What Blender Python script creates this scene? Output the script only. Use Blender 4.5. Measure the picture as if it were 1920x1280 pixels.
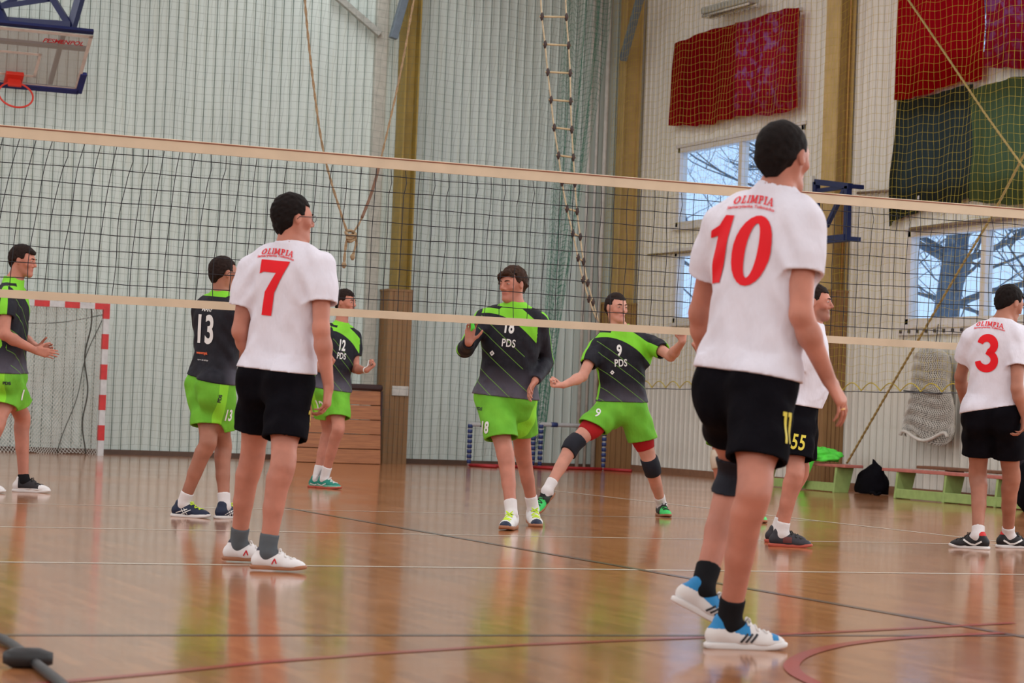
import bpy, bmesh, math, random
import numpy as np
from mathutils import Vector, Matrix
from mathutils.bvhtree import BVHTree

for _o in list(bpy.data.objects): bpy.data.objects.remove(_o)
SC = bpy.context.scene
COL = SC.collection
rad = math.radians

# ------------------------------------------------------------------ camera
F_PX, YAW, PITCH, ROLL = 4489.148, -0.39638, 0.02914, 0.03968
CAM = np.array([0.0, -14.56302, 0.81993])
def cam_axes():
    cy, sy, cp, sp = math.cos(YAW), math.sin(YAW), math.cos(PITCH), math.sin(PITCH)
    fwd = np.array([-sy*cp, cy*cp, sp]); right = np.array([cy, sy, 0.]); up = np.cross(right, fwd)
    cr, sr = math.cos(ROLL), math.sin(ROLL)
    return cr*right+sr*up, -sr*right+cr*up, fwd
C_R, C_U, C_F = cam_axes()
cd = bpy.data.cameras.new('camera'); cam = bpy.data.objects.new('camera', cd); COL.objects.link(cam)
cd.sensor_width = 36; cd.lens = 36*F_PX/1920; cd.clip_start = .1; cd.clip_end = 200
cam.matrix_world = Matrix(((C_R[0], C_U[0], -C_F[0], CAM[0]), (C_R[1], C_U[1], -C_F[1], CAM[1]), (C_R[2], C_U[2], -C_F[2], CAM[2]), (0, 0, 0, 1)))
cd.dof.use_dof = True; cd.dof.focus_distance = 16.5; cd.dof.aperture_fstop = 6.3
SC.camera = cam
SC.view_settings.view_transform = 'Standard'; SC.view_settings.look = 'None'
SC.view_settings.gamma = 1; SC.view_settings.exposure = 0.44; SC.view_settings.use_curve_mapping = False

# ------------------------------------------------------------------ sky and added fill lights
wd = bpy.data.worlds.new('sky'); SC.world = wd; wd.use_nodes = True
wbg = wd.node_tree.nodes['Background']
wbg.inputs[0].default_value = (.50, .69, 1.0, 1); wbg.inputs[1].default_value = 1.0
def area(name, loc, rot, sx, sy, power, col):
    l = bpy.data.lights.new(name, 'AREA'); l.shape = 'RECTANGLE'; l.size = sx; l.size_y = sy; l.energy = power; l.color = col
    o = bpy.data.objects.new(name, l); COL.objects.link(o); o.location = loc; o.rotation_euler = rot; return o
for i, x in enumerate((-1.5, 4.5, 10.5)):      # unseen rows of fill light added under the ceiling
    area('ceiling_fill_row', (x, 2.2, 8.3), (0, 0, 0), .9, 31, 430, (.95, .97, 1))
area('front_fill_light', (4, -18.7, 4.6), (rad(90), 0, 0), 20, 4.0, 400, (.90, .95, 1))  # unseen fill behind the camera, added to brighten the back wall
# unseen fill added along the solid right wall, for light from assumed windows there
area('right_fill_light', (15.4, -4.0, 4.0), (0, rad(90), 0), 4.0, 20, 700, (.84, .94, 1))
area('left_fill_light', (-7.7, -2.0, 4.0), (0, rad(-90), 0), 4.0, 26, 430, (.86, .94, 1))  # unseen fill added from the left for the ribs and right wall

# ------------------------------------------------------------------ measuring helpers
def V(*a): return np.array(a, float)
def nrm(v): v = np.asarray(v, float); return v/np.linalg.norm(v)
def ray(x, y): return (x-960)/F_PX*C_R-(y-640)/F_PX*C_U+C_F      # C_F component = 1
def at_depth(x, y, D): return CAM+ray(x, y)*D
def at_z(x, y, z=0.): d = ray(x, y); return CAM+d*(z-CAM[2])/d[2]
def at_X(x, y, X): d = ray(x, y); return CAM+d*(X-CAM[0])/d[0]
def at_Y(x, y, Y): d = ray(x, y); return CAM+d*(Y-CAM[1])/d[1]
def depth(P): return float((np.asarray(P)-CAM)@C_F)
YA, XB = 18.39, 15.67

# ------------------------------------------------------------------ objects
WL = {}
def wloc(o):
    return WL.get(o.name, V(0, 0, 0)) if o is not None else V(0, 0, 0)
def root(name, loc, label, cat, group=None):
    o = bpy.data.objects.new(name, None); COL.objects.link(o); o.location = tuple(loc); o.empty_display_size = .1
    WL[o.name] = np.array(loc, float); tag(o, label, cat, group); return o
def tag(o, label=None, cat=None, group=None, kind=None):
    if label: o['label'] = label
    if cat: o['category'] = cat
    if group: o['group'] = group
    if kind: o['kind'] = kind
    return o
def mkobj(name, verts, faces, mat, parent=None, smooth=True, attrs=None, bevel=0):
    verts = np.asarray(verts, float)
    org = wloc(parent)
    if parent is None:
        lo, hi = verts.min(0), verts.max(0); org = V((lo[0]+hi[0])/2, (lo[1]+hi[1])/2, lo[2])
    me = bpy.data.meshes.new(name)
    if isinstance(faces, np.ndarray):
        vv = verts-org; n = faces.shape[0]; k = faces.shape[1]
        me.vertices.add(len(vv)); me.vertices.foreach_set('co', vv.astype(np.float32).ravel())
        me.loops.add(n*k); me.loops.foreach_set('vertex_index', faces.astype(np.int32).ravel())
        me.polygons.add(n); me.polygons.foreach_set('loop_start', (np.arange(n)*k).astype(np.int32))
        me.update(calc_edges=True)
    else:
        me.from_pydata((verts-org).tolist(), [], faces)
    me.validate()
    if smooth: me.polygons.foreach_set('use_smooth', [True]*len(me.polygons))
    for an, av in (attrs or {}).items():
        av = np.asarray(av, np.float32)
        a = me.attributes.new(an, 'FLOAT_VECTOR' if av.ndim == 2 else 'FLOAT', 'POINT')
        a.data.foreach_set('vector' if av.ndim == 2 else 'value', av.ravel())
    me.materials.append(mat)
    o = bpy.data.objects.new(name, me); COL.objects.link(o)
    if parent is not None: o.parent = parent; WL[o.name] = org
    else: o.location = tuple(org); WL[o.name] = org
    if bevel:
        m = o.modifiers.new('bevel', 'BEVEL'); m.width = bevel; m.segments = 2; m.limit_method = 'ANGLE'
    return o
class MB:
    def __init__(s): s.v = []; s.f = []
    def add(s, v, f):
        b = len(s.v); s.v += [tuple(map(float, q)) for q in v]; s.f += [tuple(i+b for i in q) for q in f]; return s
    def obox(s, c, ax, ay, az):      # centre, half-axis vectors
        c, ax, ay, az = map(np.asarray, (c, ax, ay, az))
        v = [c+i*ax+j*ay+k*az for k in (-1, 1) for j in (-1, 1) for i in (-1, 1)]
        f = [(0, 2, 3, 1), (4, 5, 7, 6), (0, 1, 5, 4), (1, 3, 7, 5), (3, 2, 6, 7), (2, 0, 4, 6)]
        if np.dot(np.cross(ax, ay), az) < 0: f = [q[::-1] for q in f]
        return s.add(v, f)
    def box(s, x0, x1, y0, y1, z0, z1):
        return s.obox(((x0+x1)/2, (y0+y1)/2, (z0+z1)/2), ((x1-x0)/2, 0, 0), (0, (y1-y0)/2, 0), (0, 0, (z1-z0)/2))
    def bar(s, a, b, w, h, up=(0, 0, 1)):
        a, b = np.asarray(a, float), np.asarray(b, float); d = b-a; L = np.linalg.norm(d); d = d/L
        u = np.asarray(up, float); u = u-d*(u@d)
        if np.linalg.norm(u) < 1e-4: u = V(1, 0, 0)-d*d[0]
        u = nrm(u); r = np.cross(d, u)
        return s.obox((a+b)/2, d*L/2, r*w/2, u*h/2)
    def tube(s, pts, r, n=8, closed=False, cap=True):
        P = np.asarray(pts, float); m = len(P); R = np.broadcast_to(np.asarray(r, float), (m,))
        T = np.zeros_like(P)
        if closed: T = np.roll(P, -1, 0)-np.roll(P, 1, 0)
        else: T[1:-1] = P[2:]-P[:-2]; T[0] = P[1]-P[0]; T[-1] = P[-1]-P[-2]
        T /= np.linalg.norm(T, axis=1)[:, None]+1e-12
        u = np.cross(T[0], (0, 0, 1)) if abs(T[0][2]) < .9 else np.cross(T[0], (1, 0, 0)); u = nrm(u)
        vs = []
        for i in range(m):
            u = u-T[i]*(u@T[i]); u = nrm(u); w = np.cross(T[i], u)
            for k in range(n):
                a = 2*math.pi*k/n; vs.append(P[i]+R[i]*(math.cos(a)*u+math.sin(a)*w))
        fs = []
        for i in range(m if closed else m-1):
            j = (i+1) % m
            for k in range(n):
                l = (k+1) % n; fs.append((i*n+k, i*n+l, j*n+l, j*n+k))
        if cap and not closed: fs.append(tuple(range(n))[::-1]); fs.append(tuple((m-1)*n+k for k in range(n)))
        return s.add(vs, fs)
    def grid(s, P):                 # P[i][j] -> points
        P = np.asarray(P); a, b = P.shape[:2]
        return s.add(P.reshape(-1, 3), [(i*b+j, (i+1)*b+j, (i+1)*b+j+1, i*b+j+1) for i in range(a-1) for j in range(b-1)])
    def build(s, name, mat, parent=None, smooth=False, bevel=0):
        return mkobj(name, s.v, s.f, mat, parent, smooth, None, bevel)
def struct(o): o['kind'] = 'structure'; return o

# ------------------------------------------------------------------ materials
def srgb(r, g, b):
    return tuple(((c/255)/12.92 if c/255 <= .04045 else ((c/255+.055)/1.055)**2.4) for c in (r, g, b))
class E:                              # tiny node expression helper
    def __init__(s, nt, v): s.nt, s.v = nt, v
    def _m(s, op, *o):
        n = s.nt.nodes.new('ShaderNodeMath'); n.operation = op
        for i, q in enumerate((s,)+o):
            if isinstance(q, E): s.nt.links.new(q.v, n.inputs[i])
            else: n.inputs[i].default_value = q
        return E(s.nt, n.outputs[0])
    def __add__(s, o): return s._m('ADD', o)
    def __sub__(s, o): return s._m('SUBTRACT', o)
    def __mul__(s, o): return s._m('MULTIPLY', o)
    def __gt__(s, o): return s._m('GREATER_THAN', o)
    def __lt__(s, o): return s._m('LESS_THAN', o)
    def abs(s): return s._m('ABSOLUTE')
    def max(s, o): return s._m('MAXIMUM', o)
    def min(s, o): return s._m('MINIMUM', o)
    def fract(s): return s._m('FRACT')
    def floor(s): return s._m('FLOOR')
    def step(s, a, b):
        n = s.nt.nodes.new('ShaderNodeMapRange'); s.nt.links.new(s.v, n.inputs[0]); n.inputs[1].default_value = a; n.inputs[2].default_value = b
        return E(s.nt, n.outputs[0])
def mixc(nt, fac, a, b):
    n = nt.nodes.new('ShaderNodeMix'); n.data_type = 'RGBA'
    if isinstance(fac, E): nt.links.new(fac.v, n.inputs[0])
    else: n.inputs[0].default_value = fac
    for i, q in ((6, a), (7, b)):
        if isinstance(q, (tuple, list)): n.inputs[i].default_value = (*q[:3], 1)
        else: nt.links.new(q, n.inputs[i])
    return n.outputs[2]
def attr(nt, name):
    n = nt.nodes.new('ShaderNodeAttribute'); n.attribute_name = name; return n
def xyz(nt, sock):
    n = nt.nodes.new('ShaderNodeSeparateXYZ'); nt.links.new(sock, n.inputs[0]); return [E(nt, n.outputs[i]) for i in range(3)]
def noise(nt, scale, detail=2, coord=None, stretch=None, rough=.5):
    n = nt.nodes.new('ShaderNodeTexNoise'); n.inputs['Scale'].default_value = scale; n.inputs['Detail'].default_value = detail; n.inputs['Roughness'].default_value = rough
    if coord is None: coord = nt.nodes.new('ShaderNodeNewGeometry').outputs['Position']
    if stretch:
        m = nt.nodes.new('ShaderNodeMapping'); m.inputs['Scale'].default_value = stretch; nt.links.new(coord, m.inputs[0]); coord = m.outputs[0]
    nt.links.new(coord, n.inputs['Vector']); return E(nt, n.outputs[0])
def bump(nt, h, strength, dist=.01):
    n = nt.nodes.new('ShaderNodeBump'); n.inputs['Strength'].default_value = strength; n.inputs['Distance'].default_value = dist
    nt.links.new(h.v, n.inputs['Height']); nt.links.new(n.outputs[0], nt.nodes['Principled BSDF'].inputs['Normal'])
def mat(name, col, rough=.6, metal=0, spec=.5, var=.12, vscale=12, bmp=0, bscale=60, coat=0, transl=None, alpha=1):
    m = bpy.data.materials.new(name); m.use_nodes = True; nt = m.node_tree; b = nt.nodes['Principled BSDF']
    b.inputs['Roughness'].default_value = rough; b.inputs['Metallic'].default_value = metal; b.inputs['Specular IOR Level'].default_value = spec
    b.inputs['Coat Weight'].default_value = coat
    if var:
        nz = noise(nt, vscale, 3); d = tuple(c*(1-var) for c in col); l = tuple(min(1, c*(1+var)) for c in col)
        nt.links.new(mixc(nt, nz.step(.3, .7), d, l), b.inputs['Base Color'])
    else: b.inputs['Base Color'].default_value = (*col, 1)
    if bmp: bump(nt, noise(nt, bscale, 3), bmp, .004)
    return m
def setcol(m, sock): m.node_tree.links.new(sock, m.node_tree.nodes['Principled BSDF'].inputs['Base Color'])

M = {}
M['white_shirt'] = mat('white_cotton', (.69, .665, .74), .85, spec=.1, var=.03)
bump(M['white_shirt'].node_tree, noise(M['white_shirt'].node_tree, 9, 3, stretch=(1.4, 1.4, .55)), .55, .03)
M['black_cloth'] = mat('black_cloth', (.0045, .004, .006), .9, spec=.06, var=.2)
bump(M['black_cloth'].node_tree, noise(M['black_cloth'].node_tree, 11, 3), .5, .02)
M['red_print'] = mat('red_print', (.72, .010, .018), .6, spec=.2, var=.03)
M['dark_red_print'] = mat('dark_red_print', (.55, .02, .03), .6, spec=.2, var=.03)
M['white_print'] = mat('white_print', (.75, .75, .74), .6, var=.03)
M['yellow_print'] = mat('yellow_print', (.62, .50, .04), .6, var=.05)
M['orange_print'] = mat('orange_print', (.75, .12, .03), .6, var=.05)
M['black_print'] = mat('black_print', (.02, .02, .025), .6, var=.05)
M['sock_white'] = mat('white_sock_knit', (.70, .67, .68), .9, spec=.1, var=.05, bmp=.3, bscale=150)
M['sock_grey'] = mat('grey_sock_knit', (.10, .115, .13), .9, spec=.1, var=.1)
M['sock_black'] = mat('black_sock_knit', (.012, .012, .014), .9, spec=.1, var=.1)
M['pad_black'] = mat('black_knee_pad', (.015, .016, .024), .75, spec=.2, var=.2)
M['pad_beige'] = mat('beige_knee_pad', (.55, .47, .38), .8, spec=.2, var=.1)
M['red_cloth'] = mat('dark_red_cloth', (.36, .012, .015), .8, spec=.2, var=.1)
M['gold'] = mat('gold', (.8, .5, .2), .3, 1, var=0)
M['eye_white'] = mat('eye_white', (.36, .30, .28), .3, var=0)
M['iris'] = mat('dark_iris', (.03, .02, .015), .2, var=0)
M['glasses'] = mat('black_glasses_frame', (.015, .015, .02), .3, var=0)
M['gum'] = mat('gum_rubber', (.33, .13, .06), .6, var=.1)
M['gum_dark'] = mat('orange_rubber', (.42, .07, .04), .6, var=.1)
M['white_rubber'] = mat('white_rubber', (.70, .67, .66), .5, var=.05)
M['black_rubber'] = mat('black_rubber', (.02, .02, .02), .6, var=.05)
M['lace_white'] = mat('white_lace', (.75, .73, .72), .8, var=0)
M['lace_lime'] = mat('lime_lace', (.62, .85, .05), .8, var=0)
M['lace_black'] = mat('black_lace', (.02, .02, .02), .8, var=0)
M['lime_cloth'] = mat('lime_cloth', (.10, .72, .06), .8, var=.15)
LIME = (.20, .60, .03)
def skin_mat(name, col):
    m = mat(name, col, .55, spec=.35, var=0); nt = m.node_tree
    a = attr(nt, 'tint'); t = xyz(nt, a.outputs['Vector'])   # x lips/flush, y beard, z -
    n1 = noise(nt, 9, 3)
    c = mixc(nt, n1.step(.35, .65), tuple(q*.86 for q in col), (min(1, col[0]*1.08), col[1]*1.08, col[2]*1.08))
    c = mixc(nt, t[0]*.75, c, (col[0]*.75, col[1]*.42, col[2]*.45))
    c = mixc(nt, t[1]*.6, c, (.10, .055, .04))
    setcol(m, c); nt.nodes['Principled BSDF'].inputs['Subsurface Weight'].default_value = .08
    nt.nodes['Principled BSDF'].inputs['Subsurface Radius'].default_value = (.02, .008, .004)
    return m
M['skin_a'] = skin_mat('skin_ruddy', (.48, .195, .135))
M['skin_b'] = skin_mat('skin_tan', (.38, .16, .105))
M['skin_c'] = skin_mat('skin_pale', (.56, .26, .19))
def hair_mat(name, col):
    m = mat(name, col, .75, spec=.12, var=.35, vscale=60, bmp=.5, bscale=180); return m
M['hair_black'] = hair_mat('hair_near_black', (.008, .005, .0045))
M['hair_dark'] = hair_mat('hair_dark_brown', (.018, .010, .008))
M['hair_brown'] = hair_mat('hair_brown', (.040, .020, .013))
def jersey_mat():
    m = mat('black_and_lime_jersey', (.02, .02, .02), .7, spec=.25, var=0); nt = m.node_tree
    u, v, w = xyz(nt, attr(nt, 'tc').outputs['Vector']); sl = E(nt, attr(nt, 'sl').outputs['Fac'])
    blk = (.009, .009, .015); grey = (.115, .105, .14)
    c = mixc(nt, v.step(.17, -.03)*w.step(-.08, .0), blk, grey)
    dg = v+u*.6
    line = None
    low = u*(-.38)-(u*u)*1.2+.425
    for k in (.305, .235, .14, .03, -.05):
        l = ((dg-k).abs() < .0024); line = l if line is None else line.max(l)
    fr = (w > 0)
    mot = noise(nt, 25, 2)
    c = mixc(nt, mot.step(.45, .75)*.25, c, (.035, .035, .05))
    c = mixc(nt, line*fr*(v < low)*(sl < .5)*.8, c, (.15, .33, .05))
    low = u*(-.38)-(u*u)*1.2+.425
    hi1 = low+.03+(u+.1).max(0)*1.2
    yoke = (v > low)*(v < hi1)*((v+u.max(0)*.55) < .53)*fr
    c = mixc(nt, yoke*(sl < .5), c, LIME)
    pip = (((v+u.abs()*.55)-.487).abs() < .004)
    side = (w.abs() < .03)*(u.abs() > .11)*(v < .36)*(sl < .5)
    c = mixc(nt, side, c, LIME)
    c = mixc(nt, (v > .50)*(u.abs() < .12)*(sl < .5), c, LIME)
    c = mixc(nt, (sl > 1.88), c, LIME)
    bump(nt, noise(nt, 11, 3, stretch=(1.3, 1.3, .6)), .5, .02)
    setcol(m, c); return m
M['jersey'] = jersey_mat()
def lime_shorts():
    m = mat('lime_shorts_cloth', LIME, .75, spec=.2, var=0); nt = m.node_tree
    u, v, w = xyz(nt, attr(nt, 'tc').outputs['Vector'])
    n1 = noise(nt, 8, 2)
    c = mixc(nt, n1.step(.3, .7), (.13, .40, .03), (.17, .50, .04))
    c = mixc(nt, (w.abs() < .035)*(u.abs() > .11), c, (.26, .68, .04))
    bump(nt, noise(nt, 12, 3, stretch=(1.3, 1.3, .6)), .6, .02)
    setcol(m, c); return m
M['lime_shorts'] = lime_shorts()

# ------------------------------------------------------------------ implicit-surface volumes (each figure's continuous body and clothes)
class Vol:
    def __init__(s, lo, hi, h):
        s.h = h; s.lo = np.asarray(lo, float)-3*h; s.n = np.ceil((np.asarray(hi)-s.lo)/h).astype(int)+4
        s.a = np.full(tuple(s.n), 1.0, np.float32)
    def region(s, lo, hi):
        i0 = np.clip(np.floor((np.asarray(lo)-s.lo)/s.h).astype(int), 0, s.n); i1 = np.clip(np.ceil((np.asarray(hi)-s.lo)/s.h).astype(int)+1, 0, s.n)
        if np.any(i1 <= i0): return None
        sl = tuple(slice(a, b) for a, b in zip(i0, i1))
        ax = [(s.lo[k]+s.h*np.arange(i0[k], i1[k])).astype(np.float32) for k in range(3)]
        X, Y, Z = np.meshgrid(*ax, indexing='ij', sparse=True)
        return sl, X, Y, Z
    def comb(s, sl, d, k, mode='u'):
        A = s.a[sl]
        if mode == 'u':
            if k > 0:
                h = np.maximum(k-np.abs(A-d), 0)/k; s.a[sl] = np.minimum(A, d)-h*h*k/4
            else: s.a[sl] = np.minimum(A, d)
        else:
            d = -d; h = np.maximum(k-np.abs(A-d), 0)/k if k > 0 else 0; s.a[sl] = np.maximum(A, d)+(h*h*k/4 if k > 0 else 0)
    def cone(s, a, b, ra, rb, k=.02, flat=None, fs=1.0, mode='u'):
        a, b = np.asarray(a, float), np.asarray(b, float); m = max(ra, rb)+k+3*s.h
        g = s.region(np.minimum(a, b)-m, np.maximum(a, b)+m)
        if g is None: return s
        sl, X, Y, Z = g; X = X-a[0]; Y = Y-a[1]; Z = Z-a[2]; d = b-a
        if flat is not None:
            f = nrm(flat); q = (X*f[0]+Y*f[1]+Z*f[2])*(fs-1); X, Y, Z = X+q*f[0], Y+q*f[1], Z+q*f[2]; d = d+(d@f)*(fs-1)*f
        L2 = max(float(d@d), 1e-9)
        t = np.clip((X*d[0]+Y*d[1]+Z*d[2])/L2, 0, 1)
        D = np.sqrt((X-t*d[0])**2+(Y-t*d[1])**2+(Z-t*d[2])**2)-(ra+(rb-ra)*t)
        s.comb(sl, D.astype(np.float32), k, mode); return s
    def ell(s, c, R, r, k=.02, mode='u'):     # R rows = axes
        c = np.asarray(c, float); R = np.asarray(R, float); r = np.asarray(r, float); m = r.max()+k+3*s.h
        g = s.region(c-m, c+m)
        if g is None: return s
        sl, X, Y, Z = g; X = X-c[0]; Y = Y-c[1]; Z = Z-c[2]
        q = sum(((X*R[i][0]+Y*R[i][1]+Z*R[i][2])/r[i])**2 for i in range(3)); q = np.sqrt(q)
        q2 = np.sqrt(sum(((X*R[i][0]+Y*R[i][1]+Z*R[i][2])/r[i]**2)**2 for i in range(3)))+1e-6
        D = q*(q-1)/q2
        s.comb(sl, D.astype(np.float32), k, mode); return s
    def full(s):
        return s.region(s.lo, s.lo+s.h*s.n)
    def hem(s, p, n, wall=.008, deep=.05, near=None, rr=.3):  # cut beyond plane (p,n), leaving an open hem
        p = np.asarray(p, float); n = nrm(n)
        g = s.full() if near is None else s.region(np.asarray(near)-rr, np.asarray(near)+rr)
        sl, X, Y, Z = g; A = s.a[sl]
        pl = ((X-p[0])*n[0]+(Y-p[1])*n[1]+(Z-p[2])*n[2]).astype(np.float32)
        s.a[sl] = np.maximum(np.maximum(A, pl), -np.maximum(A+wall, -(pl+deep))) if wall else np.maximum(A, pl)
        return s
    def disp(s, fn):
        sl, X, Y, Z = s.full(); A = s.a
        m = np.abs(A) < .05; idx = np.nonzero(m)
        x = s.lo[0]+s.h*idx[0]; y = s.lo[1]+s.h*idx[1]; z = s.lo[2]+s.h*idx[2]
        s.a[idx] += fn(np.stack([x, y, z], 1)).astype(np.float32); return s
    def mesh(s):
        A = s.a; ins = A < 0
        c = np.zeros(tuple(np.array(A.shape)-1), np.uint8)
        offs = [(i, j, k) for i in (0, 1) for j in (0, 1) for k in (0, 1)]
        nx, ny, nz = A.shape
        for i, j, k in offs: c += ins[i:nx-1+i, j:ny-1+j, k:nz-1+k]
        act = np.argwhere((c > 0) & (c < 8)); N = len(act)
        idx = np.full(c.shape, -1, np.int32); idx[tuple(act.T)] = np.arange(N)
        vals = {o: A[act[:, 0]+o[0], act[:, 1]+o[1], act[:, 2]+o[2]] for o in offs}
        acc = np.zeros((N, 3)); cnt = np.zeros(N)
        for o in offs:
            for ax in range(3):
                if o[ax] == 0:
                    o2 = list(o); o2[ax] = 1; o2 = tuple(o2); a, b = vals[o], vals[o2]
                    m = (a < 0) != (b < 0); t = np.where(m, a/np.where(m, a-b, 1), 0)
                    p = np.tile(np.array(o, float), (N, 1)); p[:, ax] += t
                    acc += p*m[:, None]; cnt += m
        verts = s.lo+s.h*(act+acc/np.maximum(cnt, 1)[:, None])
        quads = []
        for ax in range(3):
            sl0 = [slice(None)]*3; sl1 = [slice(None)]*3; sl0[ax] = slice(0, -1); sl1[ax] = slice(1, None)
            a, b = ins[tuple(sl0)], ins[tuple(sl1)]
            e = np.argwhere(a != b); o1, o2 = [(1, 2), (2, 0), (0, 1)][ax]
            e = e[(e[:, o1] > 0) & (e[:, o2] > 0) & (e[:, o1] < A.shape[o1]-1) & (e[:, o2] < A.shape[o2]-1)]
            s_in = a[tuple(e.T)]
            def g(d1, d2):
                q = e.copy(); q[:, o1] -= d1; q[:, o2] -= d2; return idx[tuple(q.T)]
            Q = np.stack([g(1, 1), g(0, 1), g(0, 0), g(1, 0)], 1)
            Q[~s_in] = Q[~s_in][:, ::-1]; quads.append(Q)
        Q = np.concatenate(quads); Q = Q[(Q >= 0).all(1)]
        # two light smoothing passes
        for _ in range(2):
            sm = np.zeros_like(verts); ct = np.zeros(N)
            for i in range(4):
                for j in ((i+1) % 4, (i+3) % 4):
                    for k in range(3): sm[:, k] += np.bincount(Q[:, i], verts[Q[:, j], k], N)
                    ct += np.bincount(Q[:, i], minlength=N)
            verts = verts*.5+.5*sm/np.maximum(ct, 1)[:, None]
        return verts, Q

# ------------------------------------------------------------------ printed shapes on cloth
def text2d(body, bold=0.0, shear=0.0, space=1.0):
    cu = bpy.data.curves.new('t', 'FONT'); cu.body = body; cu.offset = bold; cu.shear = shear; cu.space_character = space; cu.fill_mode = 'FRONT'
    o = bpy.data.objects.new('t', cu); COL.objects.link(o)
    dg = bpy.context.evaluated_depsgraph_get(); me = bpy.data.meshes.new_from_object(o.evaluated_get(dg))
    v = np.array([x.co[:] for x in me.vertices])[:, :2]; f = [tuple(p.vertices) for p in me.polygons]
    bpy.data.objects.remove(o); bpy.data.curves.remove(cu); bpy.data.meshes.remove(me)
    return norm2d(v, f)
def norm2d(v, f):
    lo, hi = v.min(0), v.max(0); v = (v-(lo+hi)/2)/(hi[1]-lo[1]); return v, f
def poly2d(loops):                     # filled loops with holes
    cu = bpy.data.curves.new('t', 'CURVE'); cu.dimensions = '2D'; cu.fill_mode = 'FRONT'
    for lp in loops:
        sp = cu.splines.new('POLY'); sp.points.add(len(lp)-1); sp.use_cyclic_u = True
        for i, q in enumerate(lp): sp.points[i].co = (q[0], q[1], 0, 1)
    o = bpy.data.objects.new('t', cu); COL.objects.link(o)
    dg = bpy.context.evaluated_depsgraph_get(); me = bpy.data.meshes.new_from_object(o.evaluated_get(dg))
    v = np.array([x.co[:] for x in me.vertices])[:, :2]; f = [tuple(p.vertices) for p in me.polygons]
    bpy.data.objects.remove(o); bpy.data.curves.remove(cu); bpy.data.meshes.remove(me)
    return norm2d(v, f)
def arc(cx, cy, rx, ry, a0, a1, n=24):
    return [(cx+rx*math.cos(rad(a0+(a1-a0)*i/n)), cy+ry*math.sin(rad(a0+(a1-a0)*i/n))) for i in range(n+1)]
def stroke(pts, ws):
    P = np.array(pts, float); T = np.gradient(P, axis=0); T /= np.linalg.norm(T, axis=1)[:, None]; Nn = np.stack([-T[:, 1], T[:, 0]], 1)
    w = np.asarray(ws)[:, None]/2; return [tuple(q) for q in P+Nn*w]+[tuple(q) for q in (P-Nn*w)[::-1]]
GLYPH = {}
def glyphs():
    GLYPH['7'] = poly2d([[(0, 1), (.62, 1), (.60, .93), (.36, .42), (.33, 0), (.12, 0), (.15, .42), (.36, .78), (.08, .78), (.0, .74)]])
    one = [(.30, 1), (.48, 1), (.38, 0), (.13, 0), (.22, .76), (.06, .70), (.03, .76), (.16, .86)]
    GLYPH['10'] = poly2d([[(x+.10*y-.02, y) for x, y in [(.36, 1), (.36, 0), (.13, 0), (.13, .70), (.0, .66), (.0, .76), (.14, .85), (.22, 1)]],
                          [(x+.10*(y), y) for x, y in arc(.78, .5, .33, .52, 0, 345)], [(x+.10*y, y) for x, y in arc(.78, .5, .105, .40, 0, -345)]])
    a = arc(.30, .74, .22, .22, 170, -70, 20)+arc(.30, .27, .26, .25, 80, -170, 22)
    n = len(a); ws = []
    for i in range(n):
        t = i/(n-1); ws.append(.18+.07*abs(math.sin(2*math.pi*(t)))**.8)
    P_, F_ = [], []
    def rc(x0, y0, x1, y1, x2=None, x3=None):   # quad from (x0,y0)-(x1,y0) up to (x2,y1)-(x3,y1)
        x2 = x0 if x2 is None else x2; x3 = x1 if x3 is None else x3
        F_.append(tuple(range(len(P_), len(P_)+4))); P_.extend([(x0, y0), (x1, y0), (x3, y1), (x2, y1)])
    def srf(x, y, w=.17): rc(x-w, y, x+w, y+.13)
    n = 20; o = len(P_)
    for k in range(n+1):
        t_ = 2*math.pi*k/n; P_.extend([(.42+.42*math.cos(t_), .5+.5*math.sin(t_)), (.42+.20*math.cos(t_), .5+.36*math.sin(t_))])
    for k in range(n): F_.append((o+2*k, o+2*k+2, o+2*k+3, o+2*k+1))
    def I(x): rc(x-.09, 0, x+.09, 1); srf(x, 0); srf(x, .87)
    I(1.20); rc(1.2, 0, 1.62, .13); rc(1.52, 0, 1.62, .34)
    I(1.95)
    I(2.40); I(3.08); rc(2.68, .15, 2.82, .30, 2.30, 2.48); rc(2.68, .15, 2.82, .30, 2.68, 2.82); rc(2.66, .12, 2.80, .95, 2.98, 3.14); rc(2.70, .12, 2.84, .95, 2.36, 2.52)
    I(3.58); rc(3.58, .87, 3.88, 1); rc(3.58, .42, 3.88, .55); rc(3.84, .46, 3.99, .96)
    I(4.35)
    rc(4.66, 0, 4.76, 1, 4.98, 5.10); rc(5.24, 0, 5.44, 1, 4.98, 5.12); rc(4.80, .27, 5.25, .38); srf(4.72, 0, .13); srf(5.34, 0, .17)
    GLYPH['diamond'] = poly2d([[(0, .5), (.45, 0), (.9, .5), (.45, 1)], [(.30, .5), (.45, .66), (.6, .5), (.45, .34)]])
    GLYPH['OLIMPIA'] = norm2d(np.array(P_, float), F_)
    P_, F_ = [], []
    for x in (0, .34): rc(x-.085, 0, x+.085, 1); rc(x-.17, .86, x, 1)
    GLYPH['11'] = norm2d(np.array(P_, float), F_)
    _g = stroke(a, ws); _k = len(a); GLYPH['3'] = norm2d(np.array(_g, float), [(i, i+1, 2*_k-2-i, 2*_k-1-i) for i in range(_k-1)])
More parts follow.
